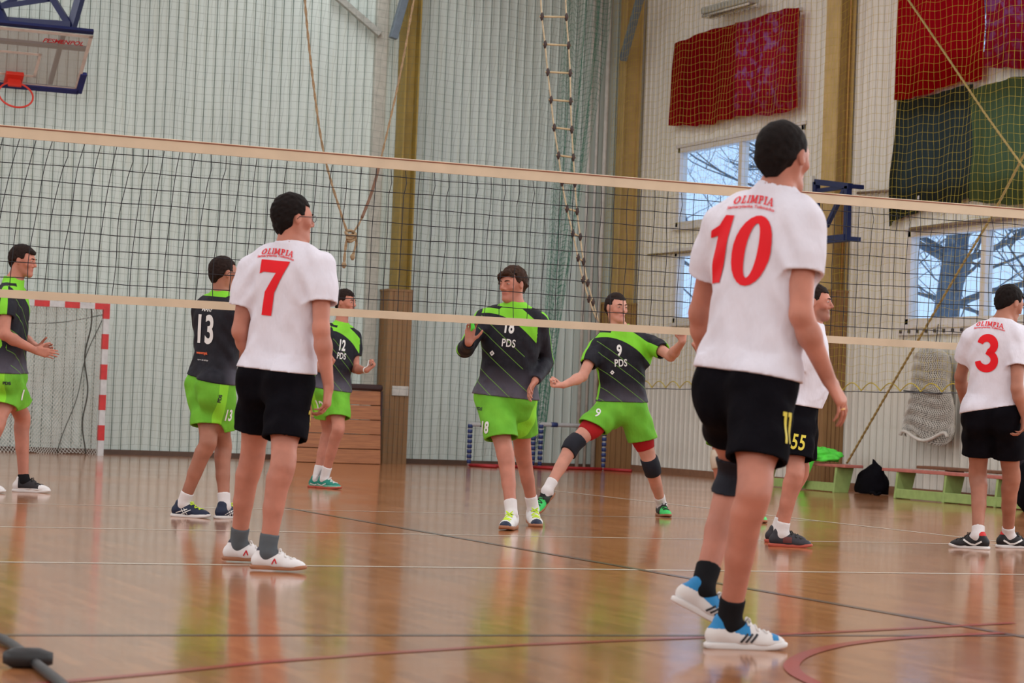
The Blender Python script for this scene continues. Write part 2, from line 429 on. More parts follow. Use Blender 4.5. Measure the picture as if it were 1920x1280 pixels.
def project_print(name, v2, f2, height, anchor, n, up, bvh_obj_verts, bvh, matl, parent, xs=1.0, off=.004, arch=0.0, label=None, maxe=.012):
    n = nrm(n); up = nrm(np.asarray(up)-n*np.dot(up, n)); r = np.cross(up, n)
    bm = bmesh.new(); vs = [bm.verts.new((q[0]*height*xs, q[1]*height, 0)) for q in v2]
    for q in f2:
        try: bm.faces.new([vs[i] for i in q])
        except ValueError: pass
    bmesh.ops.triangulate(bm, faces=bm.faces[:])
    for _ in range(7):
        es = [e for e in bm.edges if e.calc_length() > maxe]
        if not es: break
        bmesh.ops.subdivide_edges(bm, edges=es, cuts=1); bmesh.ops.triangulate(bm, faces=[q for q in bm.faces if len(q.verts) > 3])
    bm.verts.ensure_lookup_table(); P = []; bm.verts.index_update()
    ws = (v2[:, 0].max()-v2[:, 0].min())*height*xs/2
    for q in bm.verts:
        a, b = q.co.x, q.co.y+arch*(1-(q.co.x/ws)**2) if arch else q.co.y
        p = np.asarray(anchor)+r*a+up*b
        h = bvh.ray_cast(Vector(p+n*.3), Vector(-n), .8)
        P.append(np.array(h[0])+np.array(h[1])*off if h[0] is not None else None)
    F = [tuple(x.index for x in q.verts) for q in bm.faces if all(P[x.index] is not None for x in q.verts)]
    bm.free()
    P = [q if q is not None else np.asarray(anchor) for q in P]
    if not F: return None
    used = sorted({i for f in F for i in f}); mp = {i: k for k, i in enumerate(used)}
    P = [P[i] for i in used]; F = [tuple(mp[i] for i in f) for f in F]
    # drop stray long triangles; face outwards
    G = []
    for f in F:
        a, b, c = (P[i] for i in f)
        if max(np.linalg.norm(a-b), np.linalg.norm(b-c), np.linalg.norm(c-a)) > maxe*2.5+.02: continue
        if np.dot(np.cross(b-a, c-a), n) < 0: f = f[::-1]
        G.append(f)
    if not G: return None
    o = mkobj(name, P, G, matl, parent, True)
    if label: o['label'] = label
    return o

# ------------------------------------------------------------------ people
FH = V(-math.sin(YAW), math.cos(YAW), 0); RH = V(math.cos(YAW), math.sin(YAW), 0); ZZ = V(0, 0, 1)
def facing(psi): return -math.cos(rad(psi))*FH+math.sin(rad(psi))*RH    # 0 towards the lens, 90 to picture right, 180 away
def camv(x, y, z): return x*C_R+y*C_U-z*C_F                              # picture right, picture up, towards the lens
def by_len(A, px, L, sgn):
    """point on the line of sight of px at distance L from A (sgn +1 farther, -1 nearer)"""
    d = ray(*px); d = d/np.linalg.norm(d); o = A-CAM; t = o@d; q = o@o-t*t; s = math.sqrt(max(L*L-q, 0)); return CAM+d*(t+sgn*s)
def perp(v, d): v = np.asarray(v, float); v = v-d*(v@d); return nrm(v)
FINGERS = [(.027, .090, (.043, .026, .021), .0085), (.009, .094, (.047, .030, .022), .0088), (-.009, .090, (.044, .028, .021), .0083), (-.026, .082, (.034, .021, .019), .0075)]
def add_hand(vol, W, d, pn, curl, side, q, spread=.06):
    d = nrm(d); n = perp(pn, d); t = np.cross(d, n)*(1 if side == 'R' else -1)
    out = {}
    for k, (o, l, segs, r) in enumerate(FINGERS):
        kn = W+q*(d*l+t*o); vol.cone(W+q*(d*.012+t*o*.55), kn, .0155*q, .0125*q, .012)
        dd = nrm(d+t*spread*(1.5-k)); p = kn
        c = curl[k] if isinstance(curl, (list, tuple)) else curl
        for s_, (L, am) in enumerate(zip(segs, (75, 95, 60))):
            a = rad(8+am*c) if s_ == 0 else rad(am*c+4)
            ax = nrm(np.cross(dd, n)); dn = math.cos(a)*dd+math.sin(a)*n
            n = nrm(math.cos(a)*n-math.sin(a)*dd); dd = nrm(dn); p2 = p+dd*L*q
            r0 = r*q*(1-.08*s_); vol.cone(p, p2, r0, r0*.92, .003)
            if s_ == 0: out[k] = (p*.45+p2*.55, dd, r0)
            p = p2
        n = perp(pn, d)
    c = curl[0] if isinstance(curl, (list, tuple)) else curl
    b = W+q*(d*.022+t*.022); vol.cone(W+q*d*.01, b, .016*q, .017*q, .01)
    t1 = nrm(d*.55+t*(.75-.25*c)+n*(.25+.3*c)); p = b+t1*.042*q; vol.cone(b, p, .0150*q, .011*q, .008)
    t2 = nrm(t1+d*.35-t*.45*c+n*.15); p2 = p+t2*.031*q; vol.cone(p, p2, .0105*q, .0097*q, .004)
    t3 = nrm(t2+d*.25-t*.5*c); vol.cone(p2, p2+t3*.024*q, .0095*q, .008*q, .004)
    return out
def head_frame(hp):
    f = hp['f']; up = perp(hp['up'], f); l = np.cross(up, f); return l, f, up     # left, forward, up
def hpt(H, x, y, z): l, f, u = H['fr']; return H['c']+H['s']*(x*l+y*f+z*u)
def add_head(vol, H, wide=1.0):
    R = np.array(H['fr']); s = H['s']; P = lambda x, y, z: hpt(H, x, y, z)
    vol.ell(P(0, -.014, .032), R, s*V(.076*wide, .097, .090), .02)
    vol.cone(P(0, .030, .0), P(0, .050, -.072), s*.062*wide, s*.036, .03, H['fr'][1], .95)
    vol.cone(P(-.030, -.0, -.055), P(-.012, .070, -.098), s*.022, s*.018, .025); vol.cone(P(.030, 0, -.055), P(.012, .070, -.098), s*.022, s*.018, .025)
    vol.cone(P(-.048, -.005, -.03), P(-.030, .0, -.060), s*.022, s*.020, .02); vol.cone(P(.048, -.005, -.03), P(.030, .0, -.060), s*.022, s*.020, .02)
    for e in (-1, 1):
        vol.ell(P(e*.040, .062, -.022), R, s*V(.022, .018, .018), .02)
        vol.cone(P(e*.012, .086, .026), P(e*.045, .074, .026), s*.009, s*.008, .012)
        vol.ell(P(e*.032, .094, .008), R, s*V(.016, .016, .010), .010, 's')
        vol.ell(P(e*.014, .092, -.030), R, s*V(.010, .010, .008), .006)
        vol.ell(P(e*.079*wide, -.006, .000), np.array([R[0], R[1], R[2]]), s*V(.009, .019, .031), .006)
        vol.ell(P(e*.088*wide, .000, .002), R, s*V(.006, .009, .016), .004, 's')
    vol.cone(P(0, .086, .020), P(0, .108, -.020), s*.008, s*.0115, .009); vol.ell(P(0, .106, -.026), R, s*V(.010, .010, .009), .006)
    vol.cone(P(-.019, .080, -.055), P(.019, .080, -.055), s*.0095, s*.0095, .006); vol.cone(P(-.014, .079, -.067), P(.014, .079, -.067), s*.0095, s*.0095, .006)
    vol.cone(P(-.021, .092, -.0605), P(.021, .092, -.0605), s*.0028, s*.0028, .003, mode='s')
    for e in (-1, 1): vol.ell(P(e*.032, .076, .007), R, s*V(.0155, .0155, .0135), .004)

def shoe(root_, name_lab, A, hd, pitch, q, style, side, roll=0):
    """sports shoe; A = ankle joint, hd = heading angle, pitch = degrees of heel lift"""
    f = facing(hd); f = math.cos(rad(pitch))*f-math.sin(rad(pitch))*ZZ; f = nrm(f); l0 = np.cross(ZZ, facing(hd)); up = np.cross(f, l0)
    if roll: l0, up = math.cos(rad(roll))*l0+math.sin(rad(roll))*up, math.cos(rad(roll))*up-math.sin(rad(roll))*l0
    S = 1.0*q; P = lambda x, y, z: A+S*(x*l0+y*f+(z-.09)*up); e = 1 if side == 'L' else -1
    v = Vol(A-.27, A+.27, .0045); R = np.array([l0, f, up])
    v.cone(P(0, -.048, .046), P(e*-.004, .05, .046), .040*S, .043*S, .02, l0, 1.12)
    v.cone(P(e*-.004, .05, .042), P(e*.002, .15, .026), .042*S, .034*S, .02, up, 1.05)
    v.cone(P(e*.002, .12, .026), P(e*-.004, .172, .024), .044*S, .033*S, .02, up, 1.35)
    v.cone(P(0, -.030, .06), P(0, -.022, .092), .040*S, .039*S, .015)
    v.cone(P(0, .02, .07), P(0, .075, .066), .030*S, .022*S, .02)
    v.hem(P(0, 0, .016), -up, 0)
    # ankle opening
    v.cone(P(0, -.004, .085), P(0, -.004, .14), .033*S, .036*S, .004, mode='s')
    vv, ff = v.mesh(); loc = (vv-A)@np.array([l0, f, up]).T/S+V(0, 0, .09)
    x, y, z = loc[:, 0]*e, loc[:, 1], loc[:, 2]
    st = STYLES[style]
    t = np.array(st['fn'](x, y, z), np.float32)
    so = mkobj('shoe', vv, ff, st['mat'], root_, True, {'mk': t}); 
    # sole, a plan outline swept upwards
    out = [(-.031, -.085, .85), (-.036, -.05, 1), (-.031, .0, 1), (-.033, .06, 1), (-.043, .12, 1), (-.041, .17, 1), (-.027, .203, 1), (0, .214, 1), (.026, .205, 1), (.045, .17, 1), (.047, .12, 1), (.040, .06, 1), (.034, .0, 1), (.037, -.05, 1), (.031, -.085, .85), (0, -.093, 1)]
    n = len(out); mb = MB(); rings = []
    for zz, sc in ((0, .95), (.004, .99), (.017, .995), (.022, .95)):
        rings.append([P(e*-px*sc, (py-.06)*sc+.06, zz+(.010 if py > .19 else .004 if py > .165 else 0)*(1 if zz < .01 else .8)) for px, py, _ in out])
    vs = [p for r_ in rings for p in r_]; fs = []
    for k in range(3):
        for i in range(n): j = (i+1) % n; fs.append((k*n+i, k*n+j, (k+1)*n+j, (k+1)*n+i))
    fs.append(tuple(range(n))[::-1]); fs.append(tuple(3*n+i for i in range(n)))
    if e > 0: fs = [q_[::-1] for q_ in fs]
    s1 = mkobj('sole', vs, fs, M[st['sole']], so, True)
    m2 = MB()
    bv = BVHTree.FromPolygons([tuple(p) for p in vv], [tuple(q_) for q_ in ff])
    for k in range(6):
        yy = .060+k*.016; pts = []
        for i in range(9):
            a = -.024+.048*i/8; yk = yy+(.008 if k % 2 else -.004)*(a/.024)
            h = bv.ray_cast(Vector(P(a, yk, .16)), Vector(-up), .2)
            if h[0] is not None: pts.append(np.array(h[0])+up*.002)
        if len(pts) > 2: m2.tube(pts, .0038*S, 5)
    for d in (-1, 1): m2.tube([P(0, .055, .095)+S*(l0*d*.02*math.sin(a*.9)+up*.016*math.sin(a)+f*.006*a) for a in np.linspace(0, 3, 8)], .003*S, 5)
    m2.build('laces', M[st['lace']], so, True)
    for pts, w, mt in st.get('marks', []):          # marks on the outer/inner side (y,z) polylines
        for sd in (-1, 1):
            mm = MB()
            pts = [tuple(np.array(pts[0])+(np.array(pts[1])-np.array(pts[0]))*t) for t in np.linspace(0, 1, 9)] if len(pts) == 2 else [tuple(np.array(pts[int(t)])*(1-t%1)+np.array(pts[min(int(t)+1, len(pts)-1)])*(t%1)) for t in np.linspace(0, len(pts)-1, 13)]; g = stroke(pts, [w]*len(pts)); k = len(pts); L = []
            for (yy, zz) in g:
                h = bv.ray_cast(Vector(P(sd*.12, yy, zz)), Vector(-l0*sd), .2)
                L.append(np.array(h[0])+l0*sd*.003 if h[0] is not None else None)
            for i in range(k-1):
                qd = [L[i], L[i+1], L[2*k-2-i], L[2*k-1-i]]
                if all(a is not None for a in qd): mm.add(qd, [(0, 1, 2, 3)] if sd > 0 else [(3, 2, 1, 0)])
            if mm.v: mm.build('shoe_mark', M[mt], so)
    return so
STYLES = {}
def shoe_style(key, ca, cb, cc, fn, sole, lace, marks=()):
    m = mat('shoe_upper_'+key, ca, .55, spec=.3, var=0); nt = m.node_tree; t = E(nt, attr(nt, 'mk').outputs['Fac'])
    c = mixc(nt, (t > .5), ca, cb); c = mixc(nt, (t > 1.5), c, cc); setcol(m, c)
    STYLES[key] = dict(mat=m, fn=fn, sole=sole, lace=lace, marks=marks)
W_ = np.where
blue = (.02, .22, .50); offw = (.70, .67, .66); navy = (.012, .02, .05)
shoe_style('white_blue', offw, blue, (.65, .62, .6), lambda x, y, z: W_((z > .072) & (y < .06) | (z > .052) & (y > .0) & (y < .07) & (z > .052+.25*(.05-y)) | (y > .15) & (z > .036) & (y < .175), 1., 0.), 'white_rubber', 'lace_white',
           [([(.035+k*.018, .026), (.060+k*.018, .058)], .008, 'black_print') for k in range(3)])
shoe_style('white_plain', (.74, .72, .73), (.05, .05, .08), offw, lambda x, y, z: W_((z > .098) & (y < .03), 1., 0.), 'gum', 'lace_white', [([(.03, .03), (.045, .06), (.055, .034)], .007, 'dark_red_print')])
shoe_style('white_navy', (.72, .72, .73), navy, navy, lambda x, y, z: W_((y > .165) | (y < -.05) | (z > .088), 1., 0.), 'gum', 'lace_lime')
shoe_style('navy_white', navy, offw, offw, lambda x, y, z: 0*x, 'white_rubber', 'lace_lime', [([(-.04, .03), (.05, .06)], .006, 'white_print'), ([(.0, .022), (.075, .055)], .006, 'white_print'), ([(.0, .06), (.03, .02)], .005, 'white_print'), ([(.02, .065), (.05, .02)], .005, 'white_print')])
shoe_style('teal', (.012, .20, .15), (.18, .55, .42), (.6, .05, .03), lambda x, y, z: W_(z < .036, 1., 0.), 'gum_dark', 'lace_white', [([(-.05, .045), (.0, .03), (.06, .05)], .008, 'white_print')])
shoe_style('green_black', (.02, .025, .02), (.05, .62, .14), offw, lambda x, y, z: W_((y > .085), 1., 0.), 'gum', 'lace_black')
shoe_style('black_white', (.014, .013, .015), (.6, .03, .03), offw, lambda x, y, z: W_((z > .094), 1., 0.), 'white_rubber', 'lace_black', [([(-.05, .055), (.0, .030), (.03, .032), (.09, .062)], .012, 'white_print')])
shoe_style('black_whiteheel', (.72, .70, .70), (.02, .018, .022), offw, lambda x, y, z: W_((y > -.035) & (y < .125) & (z > .03), 1., 0.), 'white_rubber', 'lace_black')
shoe_style('charcoal', (.028, .026, .034), (.12, .03, .03), offw, lambda x, y, z: W_((np.abs(y-.04) < .03) & (z > .03) & (z < .07), 1., 0.), 'gum_dark', 'lace_black')

def solid_cone(name, a, b, ra, rb, matl, parent, n=20, ridge=0):
    mb = MB(); k = 8; pts = [a+(b-a)*i/k for i in range(k+1)]; r = [(ra+(rb-ra)*i/k)*(1+ridge*(i % 2)) for i in range(k+1)]
    mb.tube(pts, r, n); return mb.build(name, matl, parent, True)

def person(s):
    q = s['H']/1.85; h = s.get('h', .0065)
    # --- feet on the floor
    A = {}
    for sd in 'LR':
        ft = s['foot'][sd]; A[sd] = at_z(*ft['a'], ft.get('z', .09*q)) if 'D' not in ft else at_depth(*ft['a'], ft['D'])
    D0 = (depth(A['L'])+depth(A['R']))/2+s.get('dd', 0)
    P = at_depth(*s['pelvis'], D0); N = at_depth(*s['neck'], D0+s.get('lean', 0))
    T = np.linalg.norm(N-P); up = (N-P)/T; fw = perp(facing(s['psi']), up); lf = np.cross(up, fw)
    pf = perp(facing(s.get('ppsi', s['psi'])), up); pl = np.cross(up, pf)
    SH = {}
    for sd, e in (('L', 1), ('R', -1)):
        S0 = N-up*.055*q+lf*e*.175*q*s.get('shw', 1)
        if sd in s.get('sh', {}): S0 = at_depth(*s['sh'][sd], depth(S0))
        SH[sd] = S0
    HP = {sd: P+pl*e*.095*q-up*.015*q for sd, e in (('L', 1), ('R', -1))}
    # --- legs
    K = {}
    Lt, Ls = .245*s['H']*s.get('lt', 1), .238*s['H']*s.get('lt', 1)
    for sd in 'LR':
        kn = s['knee'][sd]; best = None
        for dz in np.linspace(-.6, .6, 241):
            X = at_depth(*kn, D0+dz); e1, e2 = np.linalg.norm(X-HP[sd])-Lt, np.linalg.norm(X-A[sd])-Ls
            c = e1*e1+e2*e2-s.get('ksign', {}).get(sd, -1)*dz*.0004
            if best is None or c < best[0]: best = (c, X, e1, e2)
        K[sd] = best[1]
    # --- arms
    EL, WR = {}, {}
    for sd in 'LR':
        ar = s['arm'][sd]; EL[sd] = at_depth(*ar['e'], depth(SH[sd])+ar['ed']) if 'ed' in ar else by_len(SH[sd], ar['e'], ar.get('lu', .168)*s['H'], ar['es']); WR[sd] = at_depth(*ar['w'], depth(EL[sd])+ar['wd']) if 'wd' in ar else by_len(EL[sd], ar['w'], ar.get('lf', .146)*s['H'], ar['ws'])
    base = V(*((P[:2]+N[:2])/2), 0); base = V((A['L'][0]+A['R'][0])/2, (A['L'][1]+A['R'][1])/2, 0)
    rt = root('person', base, s['label'], 'person', s.get('group'))
    hd = s['head']; hf = facing(hd['psi']); hup = nrm(ZZ+s.get('htilt', 0)*RH); hf = perp(hf-ZZ*math.tan(rad(hd.get('down', 0))), hup) if not hd.get('down') else nrm(hf-ZZ*math.tan(rad(hd['down'])))
    hup = perp(hup, hf)
    Hc = at_depth(*hd['c'], depth(N)+hd.get('dz', 0)); H = dict(c=Hc, s=q*hd.get('s', 1.0), f=hf, up=hup); H['fr'] = head_frame(H)
    allp = [P, N, Hc]+list(SH.values())+list(K.values())+list(A.values())+list(EL.values())+list(WR.values())
    lo, hi = np.min(allp, 0)-.24, np.max(allp, 0)+.24; lo[2] = max(lo[2], -.01); 
    v = Vol(lo, hi, h)
    fat = s.get('fat', 1.0)
    def torso(v, ex, k, lowest=-.02, belly=0, loose=0):
        L = lambda t, w, r, fs=1.35, o=0., kk=k: v.cone(P+up*T*t-lf*w+fw*o, P+up*T*t+lf*w+fw*o, r, r, kk, fw, fs)
        for t, w, r, o in ((lowest, .075*q, .105*q*fat, -.01), (.12, .070*q, .105*q*fat, 0), (.30, .055*q, .108*q*fat, .01), (.48, .062*q, .112*q*fat, .01), (.66, .075*q, .115*q*fat, .005), (.80, .090*q, .100*q*fat, -.005)):
            L(t, w, r+ex+loose*max(0, .6-t), 1.25, o+belly*max(0, .5-abs(t-.3)))
    torso(v, 0, .05*q)
    hn = hpt(H, 0, -.02, -.05)
    v.cone(N-up*.06*q, hn, .064*q, .056*q, .035)
    for sd, e in (('L', 1), ('R', -1)):
        # leg
        kn, an, hp = K[sd], A[sd], HP[sd]; d1, d2 = nrm(kn-hp), nrm(an-kn); fd = nrm(perp(facing(s['foot'][sd]['h']), nrm(an-hp))+.25*pf)
        v.cone(hp-d1*.02, hp+(kn-hp)*.5, .092*q*fat, .078*q, .05)
        v.cone(hp+(kn-hp)*.45, kn, .078*q, .054*q, .04)
        v.cone(hp-pf*.05*q*s.get('butt', 1)+up*.01, hp-pf*.045*q*s.get('butt', 1)-up*.03, .085*q*fat, .08*q*fat, .05)   # buttock
        v.cone(kn-d1*.04+fd*.012, kn+d2*.05+fd*.010, .050*q, .044*q, .03)
        v.cone(kn, an, .050*q, .034*q, .03)
        v.cone(kn+(an-kn)*.16-fd*.020*q, kn+(an-kn)*.48-fd*.016*q, .045*q, .036*q, .04)
        v.cone(kn+(an-kn)*.48-fd*.016*q, an-fd*.012, .034*q, .022*q, .03)
        ftd = facing(s['foot'][sd]['h']); pt = rad(s['foot'][sd].get('p', 0)); ftd = math.cos(pt)*ftd-math.sin(pt)*ZZ
        ld = np.cross(ZZ, facing(s['foot'][sd]['h'])); fu = np.cross(ftd, ld)
        v.cone(an, an+ftd*.12*q-fu*.055*q, .028*q, .016*q, .02); v.cone(an, an-fu*.04*q-ftd*.03*q, .032*q, .026*q, .02)
    core = v.a.copy()
    for sd, e in (('L', 1), ('R', -1)):
        v.cone(N-up*.03*q, SH[sd]+up*.0*q, .05*q, .048*q, .05)          # trapezius
        v.cone(SH[sd], SH[sd]+(EL[sd]-SH[sd])*.35, .060*q, .050*q, .03)
        v.cone(SH[sd], EL[sd], .052*q, .040*q, .03)
        ua = EL[sd]-SH[sd]
        v.cone(EL[sd]-ua*.02, EL[sd]+(WR[sd]-EL[sd])*.30, .040*q, .043*q, .02)
        v.cone(EL[sd]+(WR[sd]-EL[sd])*.28, WR[sd], .042*q, .0265*q, .02)
        ar = s['arm'][sd]; tp = by_len(WR[sd], ar['t'], .17*q, ar.get('ts', 0) or 1) if ar.get('ts', 0) else at_depth(*ar['t'], depth(WR[sd]))
        HN = s.setdefault('_hn', {}); HN[sd] = add_hand(v, WR[sd], tp-WR[sd], camv(*ar['pn']), ar.get('curl', .3), sd, q*1.0, ar.get('spread', .05))
    add_head(v, H, hd.get('wide', 1.0))
    def tight(name, a, b, off, matl, extra=()):
        # cloth hugging the body between points a and b
        d = nrm(b-a); c = (a+b)/2; R_ = np.linalg.norm(b-a)/2+.03; W = .17
        lo_, hi_ = np.minimum(a, b)-.11, np.maximum(a, b)+.11
        g = v.region(lo_, hi_)
        if g is None: return
        sl_, X, Y, Z = g; w = Vol.__new__(Vol); w.h = v.h; w.lo = v.lo+v.h*np.array([q_.start for q_ in sl_]); w.a = v.a[sl_]-off; w.n = np.array(w.a.shape)
        ra_ = ((X-a[0])*d[0]+(Y-a[1])*d[1]+(Z-a[2])*d[2]).astype(np.float32); L_ = float((b-a)@d)
        rad2 = np.sqrt((X-a[0]-ra_*d[0])**2+(Y-a[1]-ra_*d[1])**2+(Z-a[2]-ra_*d[2])**2).astype(np.float32)
        for (p1, p2, r1, r2) in extra: w.cone(p1, p2, r1, r2, .02)
        w.a = np.maximum.reduce([w.a, -ra_, ra_-L_, rad2-.105]).astype(np.float32)
        w.a[0] = w.a[-1] = 1; w.a[:, 0] = w.a[:, -1] = 1; w.a[:, :, 0] = w.a[:, :, -1] = 1
        a_, b_ = w.mesh(); return mkobj(name, a_, b_, matl, rt)
    vv, ff = v.mesh()
    Rm = np.array(H['fr']); hl = (vv-Hc)@Rm.T/H['s']
    lips = np.exp(-((hl[:, 0]/.022)**4+((hl[:, 2]+.061)/.011)**2))*(hl[:, 1] > .075)
    flush = .35*np.exp(-(((np.abs(hl[:, 0])-.045)/.02)**2+((hl[:, 2]+.02)/.02)**2))*(hl[:, 1] > .03)
    bz = np.clip((-.030-hl[:, 2]-.5*np.maximum(0, .04-hl[:, 1]))/.015, 0, 1)*np.clip((hl[:, 1]-.0)/.02, 0, 1)*np.clip((hl[:, 2]+.13)/.01, 0, 1)
    beard = bz*s.get('beard', 0)*.75+bz*s.get('shade', 0)
    beard += s.get('stubbleback', 0)*((hl[:, 2] < -.02) & (hl[:, 2] > -.06) & (hl[:, 1] < -.02))
    body = mkobj('body', vv, ff, M[s.get('skin', 'skin_a')], rt, True, {'tint': np.stack([np.clip(lips+flush, 0, 1), beard, beard*0], 1)})
    # --- eyes, brows
    if s.get('face', True):
        for e in (-1, 1):
            mb = MB(); c = hpt(H, e*.032, .0795, .0075)
            def ball(mb, c, r, fl=1):
                th = np.linspace(0, math.pi, 9); ph = np.linspace(0, 2*math.pi, 13)
                mb.grid([[c+r*(math.sin(a)*math.cos(b)*H['fr'][0]*1.35+math.cos(a)*H['fr'][1]*fl+math.sin(a)*math.sin(b)*H['fr'][2]*.56) for b in ph] for a in th])
            ball(mb, c-H['fr'][1]*.0012, .0118*H['s']); eo = mb.build('eye', M['eye_white'], rt, True)
            mb = MB(); ball(mb, c+H['fr'][1]*.0072*H['s'], .0066*H['s'], .8); mb.build('iris', M['iris'], eo, True)
            mb = MB(); mb.tube([hpt(H, e*(.014+.034*t), .098-.016*t*t, .0245+.006*math.sin(t*2.6)) for t in np.linspace(0, 1, 7)], [.0022*q, .0038*q, .0042*q, .004*q, .0035*q, .0028*q, .0015*q], 6)
            mb.build('eyebrow', M[s['hair']['m']], rt, True)
    # --- hair
    hr = s['hair']; hv = Vol(Hc-.19, Hc+.19, .0045); th = hr.get('th', .012)
    hv.ell(hpt(H, 0, -.016, .034), Rm, H['s']*V(.076*hd.get('wide', 1)+th*.8, .098+th*.7, .090+th), 0)
    if hr.get('nape', True): hv.cone(hpt(H, -.03, -.055, -.01), hpt(H, .03, -.055, -.01), H['s']*.045, H['s']*.045, .02); hv.cone(hpt(H, -.020, -.050, -.055), hpt(H, .020, -.050, -.055), H['s']*(.034+th*.2), H['s']*(.034+th*.2), .03)
    for (a, b, r1, r2) in hr.get('locks', []): hv.cone(hpt(H, *a), hpt(H, *b), r1*H['s'], r2*H['s'], .012)
    idx = np.indices(hv.a.shape); X = (hv.lo[:, None, None, None]+hv.h*idx)-Hc[:, None, None, None]
    LX = np.tensordot(Rm, X, 1)/H['s']; x, y, z = LX
    line = hr.get('line', .062)
    # hairline: forehead, temples, in front of and around the ears, nape
    cutd = np.minimum(y-(.052-.25*np.abs(x)), line-z+.15*np.abs(x))                      # face front
    side = np.minimum(y-(.018), (.020)-z)                                              # temples
    ear = np.minimum(np.minimum(y-(-.030), (-.002 if hr.get('sb', 0) == 0 else -.015)-z), 1)  # sideburn/ear
    earc = .024-np.sqrt((y+.004)**2+(z-.0)**2)+0*x; earc = np.minimum(earc, np.abs(x)-.06)
    nape = (hr.get('nz', -.062)-z)+np.maximum(0, np.abs(x)-.022)*1.15
    face = np.maximum.reduce([cutd, side, ear, earc, nape, y-.098 if hr.get('fringe') is None else -np.ones_like(y)])
    hv.a = np.maximum(hv.a, (face*H['s']).astype(np.float32))
    for (a, b, r1, r2) in hr.get('fringe') or []: hv.cone(hpt(H, *a), hpt(H, *b), r1*H['s'], r2*H['s'], .010)
    am = hr.get('rough', .003); rg = np.random.RandomState(s.get('seed', 1)); kv_ = rg.normal(0, 1, (14, 3)); kv_ = kv_/np.linalg.norm(kv_, axis=1)[:, None]*rg.uniform(120, 330, (14, 1)); ph = rg.uniform(0, 6, 14)
    hv.disp(lambda p: am*.45*np.sin(p@kv_.T+ph).sum(1)*.6)
    hvv, hff = hv.mesh(); mkobj('hair', hvv, hff, M[hr['m']], rt)
    if s.get('glasses'):
        mb = MB()
        for e in (-1, 1):
            mb.tube([hpt(H, e*.034+.023*math.cos(a), .102, .006+.016*math.sin(a)) for a in np.linspace(0, 2*math.pi, 17)[:-1]], .0016, 5, True)
            mb.tube([hpt(H, e*.057, .102, .012), hpt(H, e*.078, .085, .012), hpt(H, e*.084, .0, .010), hpt(H, e*.086, -.015, -.004)], .0020, 5)
        mb.tube([hpt(H, -.011, .103, .010), hpt(H, 0, .106, .013), hpt(H, .011, .103, .010)], .0016, 5)
        mb.build('glasses', M['glasses'], rt, True)
    # --- shorts
    w1 = s.get('seed', 1)*1.7
    so = s['shorts']; pv = Vol(lo, hi, h); c0 = M['black_cloth'] if so['kit'] == 'black' else M['lime_shorts']
    ex = so.get('ex', .022)
    pv.cone(P+up*.05*q-lf*.07*q, P+up*.05*q+lf*.07*q, .108*q*fat+ex*.5, .108*q*fat+ex*.5, .04, fw, 1.25)
    pv.cone(P-pl*.07*q-up*.01, P+pl*.07*q-up*.01, .112*q*fat+ex*.6, .112*q*fat+ex*.6, .04, fw, 1.2)
    hems = {}
    for sd in 'LR':
        hp, kn = HP[sd], K[sd]; t = so['t'][sd]; d1 = kn-hp; c = hp+d1*t; hems[sd] = c
        pv.cone(hp, hp+d1*(t+.12), .098*q*fat+ex*.7, .080*q+ex*1.15, .03)
        pv.cone(hp-pf*.05*q*s.get('butt', 1)+up*.01, hp-pf*.045*q*s.get('butt', 1)-up*.05, .09*q*fat+ex*.6, .082*q*fat+ex*.6, .04)
    ws2 = so.get('wr', .004)
    pv.disp(lambda p: ws2*np.sin(((p-P)@up)*38+((p-P)@lf)*26+2*np.sin(((p-P)@fw)*18+w1))*np.clip(1.3-np.abs(((p-P)@up)+.1)*4, .2, 1)+ws2*.6*np.sin(((p-P)@lf)*60+w1))
    pv.comb((slice(None),)*3, core-.010, .01)
    for sd, e in (('L', 1), ('R', -1)):
        d1 = nrm(K[sd]-HP[sd]); nn = d1*.55-up*.45+np.asarray(so.get('hn', {}).get(sd, V(0, 0, 0)))
        g = pv.full(); _, X, Y, Z = g
        def sd_(k_):
            a_, b_ = HP[k_], K[k_]; d_ = b_-a_; t_ = np.clip(((X-a_[0])*d_[0]+(Y-a_[1])*d_[1]+(Z-a_[2])*d_[2])/(d_@d_), 0, 1.5)
            return (X-a_[0]-t_*d_[0])**2+(Y-a_[1]-t_*d_[1])**2+(Z-a_[2]-t_*d_[2])**2
        half = sd_(sd) <= sd_('R' if sd == 'L' else 'L')
        nn = nrm(nn); pln = ((X-hems[sd][0])*nn[0]+(Y-hems[sd][1])*nn[1]+(Z-hems[sd][2])*nn[2]).astype(np.float32)
        Aa = pv.a; pv.a = np.where(half, np.maximum(np.maximum(Aa, pln), -np.maximum(Aa+.014, -(pln+.05))), Aa)
    pv.hem(P+up*.10*q, up, 0, .02)
    pvv, pff = pv.mesh(); d = pvv-P
    ptc = np.stack([d@pl/q, d@up, (d@pf)/q], 1)
    shm2 = mkobj('shorts', pvv, pff, c0, rt, True, {'tc': ptc})
    pb = BVHTree.FromPolygons([tuple(p) for p in pvv], [tuple(f) for f in pff])
    # --- shirt
    sp = s['shirt']; kit = sp['kit']; hv_ = sp.get('hem', -.06); loose = sp.get('loose', .012); sv = Vol(lo, hi, h)
    torso(sv, sp.get('ex', .018)*1.0, .06*q, hv_/T*1.3 if hv_ < 0 else -.02, sp.get('belly', 0), loose)
    sv.cone(P-up*(abs(hv_)+.05)-lf*.07*q, P-up*(abs(hv_)+.05)+lf*.07*q, .118*q*fat+sp.get('ex', .018)+loose*.5, .118*q*fat+sp.get('ex', .018)+loose*.5, .06, fw, 1.25)
    sv.cone(N-up*.05*q, N+up*.012*q, .078*q, .064*q, .03)
    SV2 = {}
